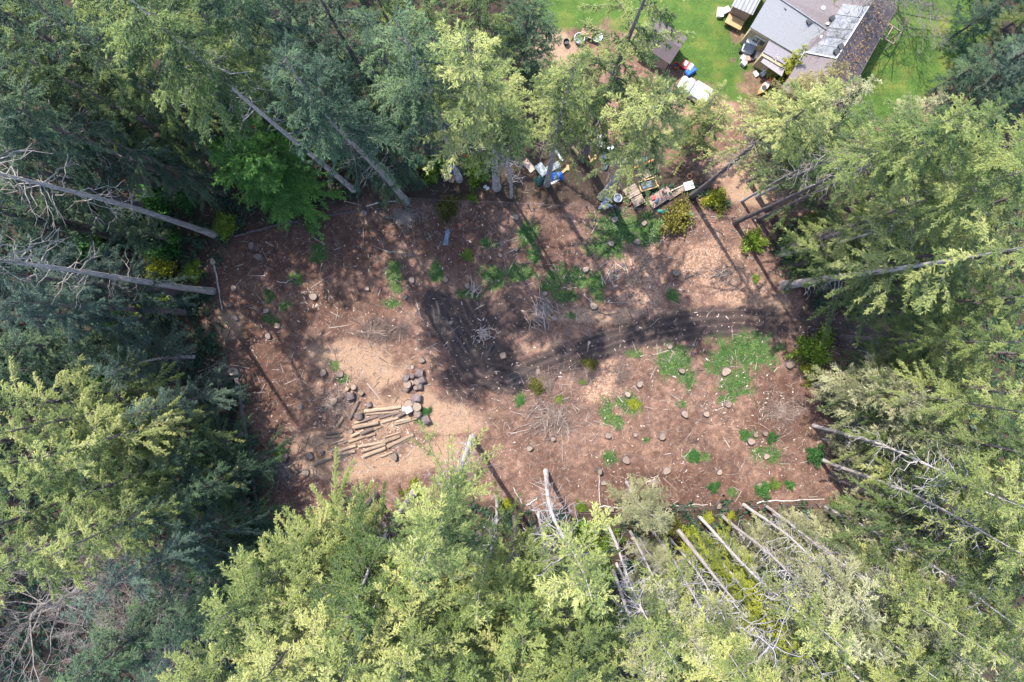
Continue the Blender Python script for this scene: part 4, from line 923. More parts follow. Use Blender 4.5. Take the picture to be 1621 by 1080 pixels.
tarp('tarpaulin', 'bright blue tarpaulin on the ground between fir trunks', 'tarpaulin', 881, 279, 1.15, .75, ang(871,279,890,277), M_BLUE, .35, 4, 5)
for i, (a, b, L, lb) in enumerate(((879,287.5,.85,'longer white board at the lower edge of the bright blue tarpaulin'),(873,284,.4,'shorter white board at the lower edge of the bright blue tarpaulin'))):
    board('board', lb, 'board', a, b, L, .16, ang(873,291,885,284), M_WHITE, .1)
tarp('tarpaulin', 'dark green tarpaulin bundle left of the thin trunk', 'tarpaulin', 854, 286, .9, .75, .8, M_GREENT, .4, 7)
board('plywood', 'brown plywood sheet at the left end of the scrap heap', 'plywood', 837, 263, 1.2, .6, ang(830,255,845,272), M_PLY, .08)
board('plank', 'orange brown plank leaning toward the thick dark trunk', 'plank', 913, 242, 1.35, .26, ang(905,230,919,248), M_NEWWOOD, .2)
for i, (a, b, L, lb) in enumerate(((894,270,.8,'yellow timber offcut right of the bright blue tarpaulin'),(899,266,.5,'shorter yellow timber offcut nearest the white bag'))):
    board('timber_offcut', lb, 'timber', a, b, L, .22, .7 + i, M_NEWWOOD, .12)
bucket('orange bucket high under the firs above the scrap heap', 893, 199, .45, .4, M_ORANGE, dark=M_NEWWOOD)
board('plank', 'narrow yellow plank right of the thick dark trunk', 'plank', 935, 253, .95, .12, ang(930,246,938,260), M_NEWWOOD, .1)
board('plank', 'weathered yellow board beside the narrow plank and the blue barrel', 'plank', 940, 252, .8, .32, 1.0, M_NEWWOOD, .07)
bucket('dark blue barrel right of the thick dark trunk', 956.5, 248, .3, .8, M_BLUEP, 'barrel', M_BLUEP, 'barrel')
tarp('tarpaulin', 'dark blue crumpled sheet below the blue barrel', 'tarpaulin', 959, 262, .9, .5, 1.2, M_SLATE, .3, 9)
board('metal_sheet', 'grey metal sheet stacked right of the thick dark trunk', 'metal sheet', 951, 228, 1.15, .75, ang(943,224,960,234), M_STEEL, .25)
board('roof_sheet', 'pale sheet end right of the stacked grey metal', 'metal sheet', 966, 235, .6, .45, .3, M_STEEL, .2)
for i, (a, b, lb) in enumerate(((947,219,'grey engine block lying on the stacked metal, nearest the trunk'),(956,215,'pale grey box lying on the metal scrap, farthest from the trunk'))):
    o = MB().box((0,0,.38), (.5,.4,.3), i, bev=.06).box((.1,0,.56), (.2,.25,.12), i, bev=.03).build('scrap_part', M_STEEL); o.location = ground_pt(a, b); tag(o, lb, 'scrap')
# the yard corner by the grass patch
za = lambda X, Y: (920 + X / 7.714, 230 + Y / 7.714)
board('table', 'small tan table above the crate with the grey mattress', 'table', *za(762,380), .88, .68, ang(0,0,10,-6), M_WOOD, .62, slats=4, legs=1)
board('table', 'larger tan table top left of the timber crate', 'table', *za(602,582), 1.2, 1.0, ang(0,0,10,-5.5), M_WOOD, .6, slats=5, legs=1)
board('table', 'square tan table nearest the bright grass patch', 'table', *za(682,690), 1.05, .82, ang(0,0,10,-5.5), M_WOOD, .6, slats=5, legs=1)
t = thing('timber_crate', 'yellow timber crate frame holding a grey mattress', 'crate', ground_pt(*za(800,495)), ang(0,0,10,-3.2))
for y in (-.42,.42): m = MB(); m.box((0,y,.4), (1.5,.08,.5)); m.build('side', M_NEWWOOD, t)
for x in (-.73,.73): m = MB(); m.box((x,0,.4), (.08,.78,.5)); m.build('end', M_NEWWOOD, t)
m = MB(); m.box((0,0,.12), (1.4,.76,.06)); m.build('base', M_DARK, t)
m = MB(); m.box((-.03,0,.36), (1.0,.62,.3), bev=.06); m.build('mattress', M_SLATE, t)
for x in (-.73,.73):
    for y in (-.42,.42): m = MB(); m.box((x,y,.42), (.12,.12,.95)); m.build('post', M_NEWWOOD, t)
t = board('platform', 'long weathered plank deck beside the mint sheets', 'deck', *za(955,645), 2.1, 1.05, ang(0,0,10,-6.6), pm('deck_planks', (.33,.23,.18), (.20,.14,.11), 5, .9, .3, stretch=(.6,5,5)), .42, slats=7, legs=1)
for i, (X, Y, mt, lb) in enumerate(((870,660,M_RED,'red box on the left end of the plank deck'),(905,690,M_SLATE,'grey blue tray on the left end of the plank deck'),(1000,575,M_PLY,'brown box on the upper end of the plank deck'))):
    q = ground_pt(*za(X, Y), .45); o = MB().box((0,0,.09), (.42,.3,.16), i + .3, bev=.03).box((0,0,.19), (.3,.2,.05), i + .3).build('box', mt); o.location = q; tag(o, lb, 'box')
board('plank', 'black plank lying along the lower side of the plank deck', 'plank', *za(1050,665), 1.9, .2, ang(0,0,10,-7.5), M_DARK, .2)
board('plank_stack', 'brown boards between the deck and the white board', 'boards', *za(1165,585), 1.9, .4, ang(0,0,10,-6.5), M_WOOD, .22, slats=3)
board('plank', 'thin tan pole reaching the white board', 'plank', *za(1190,520), 1.6, .08, ang(0,0,10,-4.5), M_CREAM, .35)
board('board', 'square white board beside the thick dark trunk', 'board', *za(1300,507), .85, .72, ang(0,0,10,-3), M_WHITE, .45, legs=1)
board('beam', 'long orange beam above the tan table', 'beam', *za(765,235), 2.0, .16, ang(0,0,10,-4.2), M_ORANGE, .35, th=.14)
tarp('tarpaulin', 'grey blue sheet behind the long orange beam', 'tarpaulin', *za(735,195), 1.2, .6, ang(0,0,10,-2.5), M_SLATE, .25, 12)
t = thing('rack', 'white wire rack by the slanting grey trunk', 'rack', ground_pt(*za(585,215)), ang(0,0,3,6))
for y in (-.12,.12): m = MB(); m.tube([(-.4,y,.3),(.4,y,.3)], .03, 6); m.build('rail', M_WHITE, t)
for x in (-.3,0,.3): m = MB(); m.tube([(x,-.12,.3),(x,.12,.3)], .022, 6); m.tube([(x,0,-.05),(x,0,.3)], .022, 6); m.build('rung', M_WHITE, t)
def torus(name, mat, Rr, r, z, n=20, k=8):
    m = MB(); V = []; F = []
    for i in range(n):
        for j in range(k): a = i*TAU/n; b = j*TAU/k; V.append(((Rr+r*math.cos(b))*math.cos(a), (Rr+r*math.cos(b))*math.sin(a), z+r*math.sin(b)))
    for i in range(n):
        for j in range(k): F.append((i*k+j, ((i+1)%n)*k+j, ((i+1)%n)*k+(j+1)%k, i*k+(j+1)%k))
    m.add(V, F, True); return m
o = torus('tyre', M_RUBBER, .24, .1, .1).build('tyre', pm('dusty_rubber', (.12,.11,.11), (.07,.065,.065), 6, .9, .2)); o.location = ground_pt(*za(375,582)); tag(o, 'dusty grey tyre at the top of the white rubble', 'tyre')
o = torus('ring', M_TERRA, .2, .04, .08).build('iron_ring', M_TERRA); o.location = ground_pt(*za(1325,380)); tag(o, 'rusty iron ring above the white board', 'ring')
bucket('white round tub with grey middle beside the white rubble', *za(442,655), .38, .4, M_WHITE, 'round_tub', M_SLATE, 'tub')
board('board', 'short white plank at the edge of the bright grass patch', 'board', *za(382,740), .6, .14, ang(0,0,10,-1), M_WHITE, .06)
bucket('small terracotta pot left of the square tan table', *za(572,710), .22, .3, M_TERRA, 'flower_pot', M_DARK, 'pot')
bucket('bright red orange pot right of the thick dark trunk', *za(1480,675), .22, .3, M_ORANGE, 'flower_pot', M_TERRA, 'pot')
for i, (X, Y) in enumerate(((310,640),(330,660),(285,665),(300,690),(325,695),(275,700),(290,720),(310,725),(265,735),(240,755),(335,735),(320,755),(285,755),(225,770),(350,670),(255,715))):
    o = MB().box((0,0,.09), (R.uniform(.2,.34), R.uniform(.16,.26), .2), R.uniform(0,3), bev=.06).build('rubble_block', M_WHITE); o.location = ground_pt(*za(X, Y)); tag(o, 'white block in the rubble heap at the slanting grey trunk', 'rubble', 'white rubble blocks')
for i, (X, Y, lb) in enumerate(((992,810,'mint green sheet hanging on the fence, below the plank deck'),(1290,838,'mint green sheet hanging on the fence, right of the olive shrub'))):
    tarp('plastic_sheet', lb, 'plastic sheet', *za(X, Y), .85, .36, ang(0,0,10,1.2), M_MINT, .3, 20 + i, 4)
tarp('tarpaulin', 'dark grey blue strip of cloth on bare soil near the upper fence', 'cloth', 707, 376, 1.4, .42, ang(709,362,705,388), M_SLATE, .12, 31)

# fences
def wire_fence(label, P, posts, hgt=1.1, wires=2, r=.02, rail=None):
    t = thing('wire_fence', label, 'fence', ground_pt(*P[0])); O = t.location
    pts = [Vector((at(*q).x, at(*q).y, 0)) for q in P]
    seg = [0]
    for i in range(1, len(pts)): seg.append(seg[-1] + (pts[i] - pts[i-1]).length)
    def along(d):
        for i in range(1, len(pts)):
            if d <= seg[i] + 1e-6: return pts[i-1].lerp(pts[i], (d - seg[i-1]) / (seg[i] - seg[i-1]))
        return pts[-1]
    tops = []
    for k in range(posts):
        p = along(seg[-1] * k / (posts - 1)); z = gz(p.x, p.y); lean = Vector((R.uniform(-.06,.06), R.uniform(-.06,.06), 0))
        a = Vector((p.x, p.y, z - .2)) - O; b = Vector((p.x, p.y, z + hgt)) - O + lean
        MB().tube([a, b], [.055, .045], 7).build('post', BARK['brown'], t); tops.append((a + Vector((0,0,.2)), b))
    for wv in range(wires):
        m = MB()
        for k in range(posts - 1):
            f = (wv + 1) / wires * .97; p = tops[k][0].lerp(tops[k][1], f); q = tops[k+1][0].lerp(tops[k+1][1], f); md = p.lerp(q, .5) - Vector((0,0,.05))
            m.tube([p, md, q], r, 4, cap=False)
        m.build('wire', BARK['brown'], t)
    return t
wire_fence('wire fence along the upper edge of the clearing below the scrap', [(652,318),(730,322),(870,327),(1000,331),(1130,345),(1250,350)], 14, r=.014)
wire_fence('wire fence along the lower edge of the clearing above the pole pines', [(866,808),(960,808),(1100,802),(1250,797),(1385,795)], 12, r=.014)
BK = [BARK['grey'], BARK['brown'], BARK['pale']]
def pole(label, P, r0, r1, mat, name='fallen_pole', cat='pole', z=.05, group=None, bend=.05):
    t = thing(name, label, cat, ground_pt(*P[0]), 0, group); O = t.location
    pts = []
    for i in range(len(P) - 1):
        for k in range(4): pts.append(lerp(P[i], P[i+1], k / 4))
    pts.append(P[-1]); n = len(pts); G_ = [ground_pt(*q) for q in pts]
    rr = [r0 + (r1 - r0) * i / (n - 1) for i in range(n)]
    V = [g_ - O + Vector((R.uniform(-bend, bend), R.uniform(-bend, bend), rr[i] * .7 + z)) for i, g_ in enumerate(G_)]
    MB().tube(V, rr, 8, cap=False, jag=.06, rnd=R).build('bark', mat, t)
    for a, b, r in ((V[0], V[1], r0), (V[-1], V[-2], r1)):
        d = (a - b).normalized(); MB().tube([a - d * .01, a + d * .012], r * .97, 8, smooth=False).build('cut_end', M_CUTEND, t)
    return t
def cut_mat():
    m, nt, b = new_mat('cut_face'); L = nt.links
    tc = N(nt, 'ShaderNodeTexCoord'); ln = N(nt, 'ShaderNodeVectorMath', operation='LENGTH'); oi = N(nt, 'ShaderNodeObjectInfo')
    dn = noise(nt, 7, 3, .6, tc.outputs['Object']); 
    mp = N(nt, 'ShaderNodeVectorMath', operation='MULTIPLY'); mp.inputs[1].default_value = (1, 1, 0); L.new(tc.outputs['Object'], mp.inputs[0]); L.new(mp.outputs[0], ln.inputs[0])
    ma = N(nt, 'ShaderNodeMath', operation='MULTIPLY_ADD'); ma.inputs[1].default_value = 150; L.new(ln.outputs['Value'], ma.inputs[0]); L.new(dn, ma.inputs[2])
    sn = N(nt, 'ShaderNodeMath', operation='SINE'); L.new(ma.outputs[0], sn.inputs[0])
    c = ramp(nt, dn, [(.3, (.105,.074,.056)), (.7, (.205,.152,.12))]); r_ = ramp(nt, sn.outputs[0], [(.2, (.82,.8,.78)), (.8, (1.05,1.05,1.05))])
    c = mixc(nt, .8, c, r_, 'MULTIPLY'); hs = N(nt, 'ShaderNodeHueSaturation'); L.new(c, hs.inputs['Color'])
    mr = N(nt, 'ShaderNodeMapRange'); mr.inputs[3].default_value = .72; mr.inputs[4].default_value = 1.25; L.new(oi.outputs['Random'], mr.inputs[0]); L.new(mr.outputs[0], hs.inputs['Value'])
    L.new(hs.outputs[0], b.inputs['Base Color']); b.inputs['Roughness'].default_value = .85; return m
M_CUTEND = cut_mat()
pole('long grey pole lying along the upper left edge of the clearing', [(372,374),(430,359),(500,345),(560,335),(606,320)], .11, .06, BARK['brown'])
pole('short pale pole at the right end of the long grey one', [(580,327),(600,321),(628,318)], .07, .05, BARK['pale'])
pole('bent grey pole standing from the round post at the left edge', [(340,418),(346,450),(353,492)], .08, .06, BARK['grey'])
pole('dark fallen log along the lower left clearing edge', [(376,598),(384,650),(394,715),(404,770),(412,848)], .22, .12, BARK['brown'], 'fallen_log', 'log')
pole('broken white branch on the lower fence, left part', [(948,801),(985,804),(1052,802)], .05, .03, BARK['pale'], bend=.12)
pole('long white branch on the lower fence, right part', [(1198,797),(1235,792),(1305,789)], .06, .03, BARK['pale'], bend=.12)
pole('white branch lying at the middle of the lower fence', [(1060,806),(1085,799),(1120,800)], .05, .03, BARK['pale'], bend=.12)
pole('thin straight pole running down from the cut post disc', [(948,747),(949,775),(950,799)], .035, .03, BARK['grey'])
pole('pale pole lying near the white trunk with the long shadow, left one', [(812,772),(820,786),(827,798)], .05, .04, BARK['pale'])
pole('pale pole lying near the white trunk with the long shadow, right one', [(834,800),(842,795),(850,789)], .06, .05, BARK['pale'])
pole('thin brown branch lying below the dark fallen log, left shade', [(330,625),(352,619),(372,613)], .06, .04, BARK['brown'])
pole('curved white branch on the soil below the upper left stumps', [(438,446),(452,448),(463,441)], .035, .02, BARK['pale'])
t = thing('cut_log', 'pale sawn log standing on end at the top of the dark fallen log', 'log', ground_pt(371, 589))
MB().tube([(0,0,-.05),(.08,.1,.9)], [.34,.33], 12, cap=False).build('bark', BARK['pale'], t); MB().tube([(.08,.1,.88),(.081,.101,.905)], .32, 12, smooth=False).build('cut_face', M_CUTEND, t)
# ------------------------------------------------------------------ stumps
def stump_meshes(seed):
    r = random.Random(seed); n = 14; ph = [r.uniform(0, TAU) for _ in range(3)]
    def rad(k, f): a = k * TAU / n; return .5 * (1 + .11 * math.sin(2*a+ph[0]) + .09 * math.sin(3*a+ph[1]) + f * (.22 * max(0, math.sin(4*a+ph[2])) + .12))
    V = []; F = []; prof = ((-.35, 1.9), (0, 1.3), (.18, .6), (.5, .15), (1.0, 0))
    tilt = (r.uniform(-.3,.3), r.uniform(-.3,.3))
    for z, f in prof:
        for k in range(n):
            q = rad(k, f); x, y = q * math.cos(k*TAU/n), q * math.sin(k*TAU/n); V.append((x, y, z + (x*tilt[0] + y*tilt[1]) * (z > .4)))
    for j in range(len(prof)-1):
        for k in range(n): F.append((j*n+k, j*n+(k+1)%n, j*n+n+(k+1)%n, j*n+n+k))
    bark = MB().add(V, F, True).mesh('bark', BARK['brown'])
    V = []; 
    for k in range(n): q = rad(k, 0) * .93; x, y = q*math.cos(k*TAU/n), q*math.sin(k*TAU/n); V.append((x, y, 1.012 + x*tilt[0] + y*tilt[1]))
    W = []
    for k in range(n): q = rad(k, 0) * 1.0; x, y = q*math.cos(k*TAU/n), q*math.sin(k*TAU/n); W.append((x, y, 1.0 + x*tilt[0] + y*tilt[1]))
    m = MB().add(V + W, [tuple(range(n))] + [(n+k, n+(k+1)%n, (k+1)%n, k) for k in range(n)])
    return bark, m.mesh('cut_face', M_CUTEND)
SM = [stump_meshes(300 + i) for i in range(6)]
STUMPS = [
 (399,389,10,.3,'upper of two pale jagged stumps near the upper left corner of the clearing'),(410,407,11,.4,'lower of two pale jagged stumps near the upper left corner of the clearing'),
 (497,470,12,.35,'pale splintered stump beside a small green tuft, upper left clearing'),(365,483,7,.3,'small pale stump beside the bent grey pole'),(373,503,10,.3,'grey stump below the small pale one, left edge'),
 (426,532,9,.35,'tan stump in the left light streaks, between shade and log pile'),(423,492,8,.3,'stump above the tan one in the left light streaks'),(371,456,9,.25,'mossy dark stump right of the bent grey pole'),
 (513,590,11,.4,'grey stump topmost of those left of the log pile'),(539,592,11,.3,'stump between the grey stump and the pale dust, above the log pile'),(530,635,12,.4,'blue grey stump left of the log pile, beside chips'),
 (475,644,9,.3,'old stump in a dark hollow farthest left of the log pile'),(485,748,11,.3,'tan stump below the lowest log on the left'),(625,722,11,.45,'grey stump at the lower right of the log pile'),
 (653,444,9,.4,'pale stump on bare soil right of the olive grass strip'),(582,457,7,.3,'small stump left of the olive grass strip'),(642,470,7,.3,'small pale stump below the olive grass strip'),(706,443,8,.3,'tan stump in yellowish grass above the muddy ruts'),
 (817,395,7,.35,'small pale stump left of the upper green clover'),(792,405,7,.3,'worn stump in reddish litter left of the upper clover'),(967,386,10,.3,'grey stump in the middle of the big bright grass patch'),(1008,383,10,.35,'grey stump at the right rim of the big bright grass patch'),
 (973,348,9,.3,'left of two stumps at the top of the big grass patch'),(1019,354,8,.3,'right of two stumps at the top of the big grass patch'),(927,427,9,.3,'stump in the green below the big grass patch'),(1070,432,12,.4,'blue grey stump at the right of the tan chip heap'),
 (862,465,8,.35,'small stump above the grey stick pile'),(740,453,9,.3,'dull stump left of the white sticks in grass'),(939,485,11,.35,'stump on bare soil right of the grey stick pile'),(877,504,9,.4,'grey stump touching the lower right of the grey stick pile'),
 (714,511,6,.2,'small stump at the right of the wet ruts'),(668,570,9,.4,'grey stump above the upper heap of rounds'),(653,581,6,.2,'small tan stump left of the grey one above the rounds'),(852,588,8,.2,'low tan stump at the edge of the wet track'),
 (1060,549,8,.35,'small pale stump just below the track in clover'),(1078,587,9,.4,'pale stump in the dark green clover patch under the track'),(1012,608,9,.35,'pale stump in the middle of the clearing, right of the chip fan'),(993,624,9,.3,'dull stump above the round green tuft'),
 (1148,588,13,.3,'wide stump among the bright grass under the track'),(1249,577,14,.4,'largest pale stump beside the yellow green shrub at the track mouth'),(1152,640,10,.35,'stump below the bright grass, right of white chips'),(1117,655,9,.35,'stump left of the white chips'),
 (1083,655,10,.35,'stump with pale top in bare soil below the dark clover'),(1187,698,11,.45,'biggest of three pale stumps close together on the right'),(1195,688,8,.35,'small grey upper stump of three on the right'),(1210,686,8,.35,'rightmost of three pale stumps close together'),
 (962,689,9,.4,'pale stump in the light streaks right of the big brush pile'),(1047,690,11,.45,'grey stump with a dark shadow, lower middle of the clearing'),(1005,688,7,.25,'dull stump between a pale and a grey stump, lower clearing'),(990,727,12,.45,'ringed grey stump at the lower clearing above the white branch'),
 (948,744,8,.9,'tall thin cut post with a bright top near the lower fence'),(838,709,9,.4,'bright pale stump below the big brush pile'),(875,694,7,.5,'narrow tall stump inside the lower brush pile'),(955,764,8,.25,'tan stump just below the tall cut post'),
 (1036,765,9,.3,'greenish stump with white splinters near the lower fence'),(1212,722,9,.3,'pale stump in grass at the right, lowest of that side'),(1138,747,8,.3,'low stump with a fallen stem, lower right clearing'),(1137,800,9,.5,'dark stump on the lower fence line'),
 (816,345,10,.35,'grey stump just below the upper wire fence'),(577,338,9,.3,'stump by the long grey pole, upper clearing'),(968,805,8,.4,'grey stump in the lower fence beside the white branch'),(1055,745,12,.2,'flat worn stump in the lower clearing shade'),
 (1200,768,9,.3,'stump half hidden by the leafy plants, lower right'),(340,415,10,.5,'round grey post end at the head of the bent grey pole')]
for i, (a, b, d, h, lb) in enumerate(STUMPS):
    p = ground_pt(a, b); t = thing('tree_stump', lb, 'stump', p, R.uniform(0, TAU), 'stumps left in the clearing'); D = d * S * .96; t.scale = (D, D * R.uniform(.85, 1.12), h)
    bk, cf = SM[i % 6]; o = put('bark', bk, t); o.material_slots[0].link = 'OBJECT'; o.material_slots[0].material = BARK['brown']; put('cut_face', cf, t)

# ------------------------------------------------------------------ the log pile
M_PEEL = pm('peeled_log', (.35,.25,.172), (.155,.107,.076), 4, .85, .6, stretch=(.5, 4, 4), vary=.3)
M_LOGD = pm('barked_log', (.17,.12,.10), (.085,.062,.055), 4, .9, .8, stretch=(.5, 4, 4), vary=.2)
zl_ = lambda X, Y: (440 + X / 5.4, 560 + Y / 5.4)
def log(label, P, w_, mat, z=.0, group='felled logs in the log pile', cat='log'):
    a = at(*P[0]); b = at(*P[1]); L = (b - a).length; md = (a + b) / 2; r = w_ / 5.4 * S / 2
    t = thing('log', label, cat, (md.x, md.y, gz(md.x, md.y) + r + z - .03), math.atan2(b.y - a.y, b.x - a.x), group)
    k = max(3, int(L / .5)); pts = [(-L/2 + L * i / k, R.uniform(-.02,.02), R.uniform(-.015,.015)) for i in range(k + 1)]; t1 = R.uniform(.82, .95)
    rr = [r * (1 - (1 - t1) * i / k) for i in range(k + 1)]
    MB().tube(pts, rr, 9, cap=False, jag=.07, rnd=R).build('bark', mat, t)
    for s_, q in ((-1, rr[0]), (1, rr[-1])):
        m = MB(); x = s_ * L / 2; m.tube([(x - s_*.02, 0, 0), (x + s_*.012, 0, 0)], q * .96, 9, smooth=False); m.build('cut_end', M_CUTEND, t)
    return t
LOGS = [((742,490),(1058,452),34,0,0,'thick pale log topmost of the pile, ending at the rounds'),((758,518),(1036,494),26,0,0,'pale log second from the top of the pile'),((655,592),(732,570),28,0,0,'short orange tan log at the left, upper pile'),
 ((735,572),(862,532),24,1,0,'brown log right of the short orange tan one'),((648,625),(865,585),40,0,.1,'thick grey tan log lying over its neighbours in the upper pile'),((866,548),(1062,498),24,1,0,'brown log running to the rounds under the pale top logs'),
 ((885,588),(1032,545),26,0,0,'pale log in the middle of the right side of the pile'),((1030,532),(1112,490),30,1,.12,'short brown log touching the lower heap of rounds'),((1000,602),(1236,540),22,0,0,'long thin pale log reaching farthest right toward the green tuft'),
 ((1015,578),(1140,552),24,0,.1,'pale log lying on top of the long thin right one'),((632,702),(738,655),32,0,0,'pale short log in the left middle of the pile'),((715,682),(815,640),36,1,.08,'dark wet log in the middle of the pile'),((820,648),(888,622),20,0,0,'short thin log right of the dark wet one'),
 ((604,752),(746,706),28,0,0,'bright tan log centre left of the pile'),((755,708),(836,680),26,0,0,'short tan log end to end with the bright centre left one'),((415,688),(542,672),24,1,0,'dark brown log at the far left of the pile'),((408,718),(552,706),22,0,0,'pale log below the dark far left one'),
 ((440,778),(562,735),22,0,0,'thin log in the left lower middle of the pile'),((310,798),(412,745),12,0,0,'thin stick like log farthest left above the bottom logs'),((458,838),(517,792),36,0,0,'stubby thick log left of the lower rows'),((520,832),(668,784),32,0,0,'tan log right of the stubby thick one'),
 ((482,868),(662,832),34,0,0,'long tan log in the second lowest row'),((298,948),(466,878),40,0,0,'lowest log of the pile at the far left bottom'),((690,795),(902,752),30,0,0,'wide pale log in the lower right rows, upper one'),((718,835),(925,768),32,0,.05,'pale log overlapping the wide pale one, lower right rows'),
 ((735,874),(925,802),38,0,0,'thick log at the bottom right of the pile'),((895,718),(1052,668),16,0,0,'thin pale log above the lower right rows'),((905,754),(1045,704),32,0,0,'tan log in the right lower rows, inner end dark'),((938,792),(1162,688),38,0,0,'long pale log reaching right from the lower rows'),
 ((975,802),(1165,705),18,0,0,'thin log under the long pale right one'),((508,622),(562,538),30,0,0,'short pale log lying crosswise at the upper left of the pile'),((614,556),(692,402),34,1,0,'dark brown log lying steeply above the pile'),((570,366),(596,306),20,1,0,'short dark chunk pointing at the stumps above the pile'),
 ((880,880),(985,835),22,0,0,'short log by the grey stump, lower right of the pile'),((780,560),(905,520),20,1,-.02,'half buried brown log under the top pale logs'),((560,760),(640,735),20,1,0,'short dark log between tan rows at the left')]
for (a, b, w_, dk, z, lb) in LOGS: log(lb, (zl_(*a), zl_(*b)), w_, M_LOGD if dk else M_PEEL, z)
def round_(label, px, py, d, Lr, mat, stand, group, z=0, rz=None, name='wood_round'):
    r = d * S / 2; L = Lr * r * 2
    t = thing(name, label, 'log round', ground_pt(px, py, (L/2 if stand else r) + z - .03), R.uniform(0, TAU) if rz is None else rz, group)
    if stand: t.rotation_euler = (R.uniform(-.25,.25), math.pi/2 + R.uniform(-.25,.25), R.uniform(0, TAU))
    else: t.rotation_euler.y = R.uniform(-.2,.2)
    MB().tube([(-L/2,0,0),(0,0,0),(L/2,0,0)], [r, r*1.03, r*.97], 11, cap=False, jag=.05, rnd=R).build('bark', mat, t)
    for s_ in (-1, 1): MB().tube([(s_*(L/2-.02),0,0),(s_*(L/2+.012),0,0)], r*.95, 11, smooth=False).build('cut_face', M_CUTEND, t)
UP = [((1100,210),11,0,'leftmost of the upper heap of rounds'),((1118,262),12,1,'blue grey round at the lower left of the upper heap'),((1190,235),9,1,'pale upright round in the middle of the upper heap'),((1238,222),11,0,'rightmost round of the upper heap'),((1212,165),13,0,'big brown round at the top of the upper heap'),
 ((1180,292),7,1,'small bright round at the bottom of the upper heap'),((1218,282),9,0,'tan round at the lower right of the upper heap'),((1104,298),9,0,'grey round hanging below the left of the upper heap'),((1150,190),8,0,'half hidden round behind the middle of the upper heap'),((1142,248),9,1,'round wedged in the centre of the upper heap')]
LOW = [((1165,368),9,0,'reddish round at the top left of the lower heap'),((1198,374),12,0,'large dark round at the top right of the lower heap'),((1120,425),13,1,'large brown round at the left of the lower heap'),((1164,410),8,0,'small round in the middle of the lower heap'),((1196,452),13,1,'widest pale topped round at the right of the lower heap'),
 ((1125,476),12,0,'round lying on its side at the lower left of the lower heap'),((1200,512),11,1,'lowest grey round of the lower heap'),((1085,470),9,0,'dark round at the left foot of the lower heap'),((1150,450),9,0,'round tucked under the widest one in the lower heap')]
for L_, gname in ((UP, 'rounds in the upper heap'), (LOW, 'rounds in the lower heap')):
    for (q, d, st, lb) in L_: round_(lb, *zl_(*q), d * 1.1, .75, BARK['brown'] if R.random() < .8 else BARK['grey'], st, gname, z=R.uniform(0, .12))
for (px, py, d, st, lb) in ((561,613,8,1,'orange faced round left of the pale dust above the pile'),(551,615,6,0,'small pale round beside the orange faced one'),(572,622,8,0,'tan block on the edge of the pale dust'),(556,627,13,0,'large brown round above the steep dark log'),(569,658,12,0,'dark round between the steep log and the pile'),
   (676,664,13,0,'reddish round right of the lower heap, by the green tuft'),(491,721,10,0,'dark round at the lower left of the log pile'),(440,516,8,0,'tan chunk near the left light streaks'),(453,721,8,1,'pale round at the far left by the dark hollow'),(556,683,7,1,'small round at the left end of the pile rows'),(797,563,9,0,'fresh cut pale block lying on the muddy track'),(510,715,7,0,'brown chunk left of the stubby log'),(585,640,8,0,'brown block in dark bark litter above the pile')):
    round_(lb, px, py, d * 1.1, .85 if d < 11 else .7, M_PEEL if 'pale' in lb or 'tan' in lb else BARK['brown'], st, None)
round_('charred black log on the muddy ground beside the fresh block', 777, 551, 6, 2.2, M_DARK, 0, None, rz=1.1, name='charred_log')

# ------------------------------------------------------------------ stick piles
def stick_meshes(mat):
    L = []
    for i in range(5):
        r = random.Random(i + 40); pts = [(-.5,0,0),(-.15,r.uniform(-.05,.05),r.uniform(-.02,.02)),(.2,r.uniform(-.06,.06),r.uniform(-.02,.02)),(.5,r.uniform(-.05,.05),0)]
        L.append(MB().tube(pts, [.03,.028,.023,.012], 5, cap=True).mesh('stick', mat))
    return L
M_STK = {'white': pm('stick_pale', (.46,.37,.29), (.30,.235,.185), 6, .85, 0), 'grey': pm('stick_grey', (.38,.31,.265), (.24,.195,.165), 6, .9, 0), 'brown': pm('stick_brown', (.27,.19,.155), (.15,.105,.09), 6, .9, 0)}
SMESH = {k: stick_meshes(m) for k, m in M_STK.items()}
def stick_pile(label, px, py, rx, ry, n, L0, L1, mats, thick=1.0, hgt=.35, ang0=None, spread=3.2, fuzz=0):
    p = ground_pt(px, py); t = thing('stick_pile', label, 'stick pile', p, 0, 'piles of sticks and brush')
    for i in range(n):
        a = R.uniform(0, TAU); q = min(1.3, abs(R.gauss(0, .55))); x, y = math.cos(a)*q*rx*S, math.sin(a)*q*ry*S
        o = put('stick', R.choice(SMESH[R.choice(mats)]), t, (x, y, .05 + hgt * max(0, 1-q) * R.random() + gz(p.x+x, p.y+y) - p.z))
        L = R.uniform(L0, L1); th = thick * R.uniform(.7, 1.5); o.scale = (L, th, th)
        o.rotation_euler = (0, R.uniform(-.22,.22), (R.uniform(0, TAU) if ang0 is None else R.gauss(ang0, spread)))
    if fuzz:
        g = np.random.default_rng(int(px)); nb3 = NB()
        for i in range(fuzz):
            a = g.uniform(0, TAU); q = min(1.5, abs(g.normal(0, .6))) * (1 + .3 * math.sin(3 * a)); c = np.array([math.cos(a)*q*rx*S*1.1, math.sin(a)*q*ry*S*1.1, .04 + hgt*max(.1, 1.1-q)*g.uniform()])
            an = g.uniform(0, TAU); d = np.array([math.cos(an), math.sin(an), g.uniform(-.3,.3)]); L = g.uniform(.3, 1.0)
            v, f = frames_tube(c + d*L*np.linspace(-.5,.5,3)[:,None] + g.normal(0,.05,(3,3)), np.array([.012,.012,.006]), 3); nb3.add(v, f)
        tag(put('twigs', nb3.mesh('twigs', M_STK[mats[0]]), t), kind='stuff')
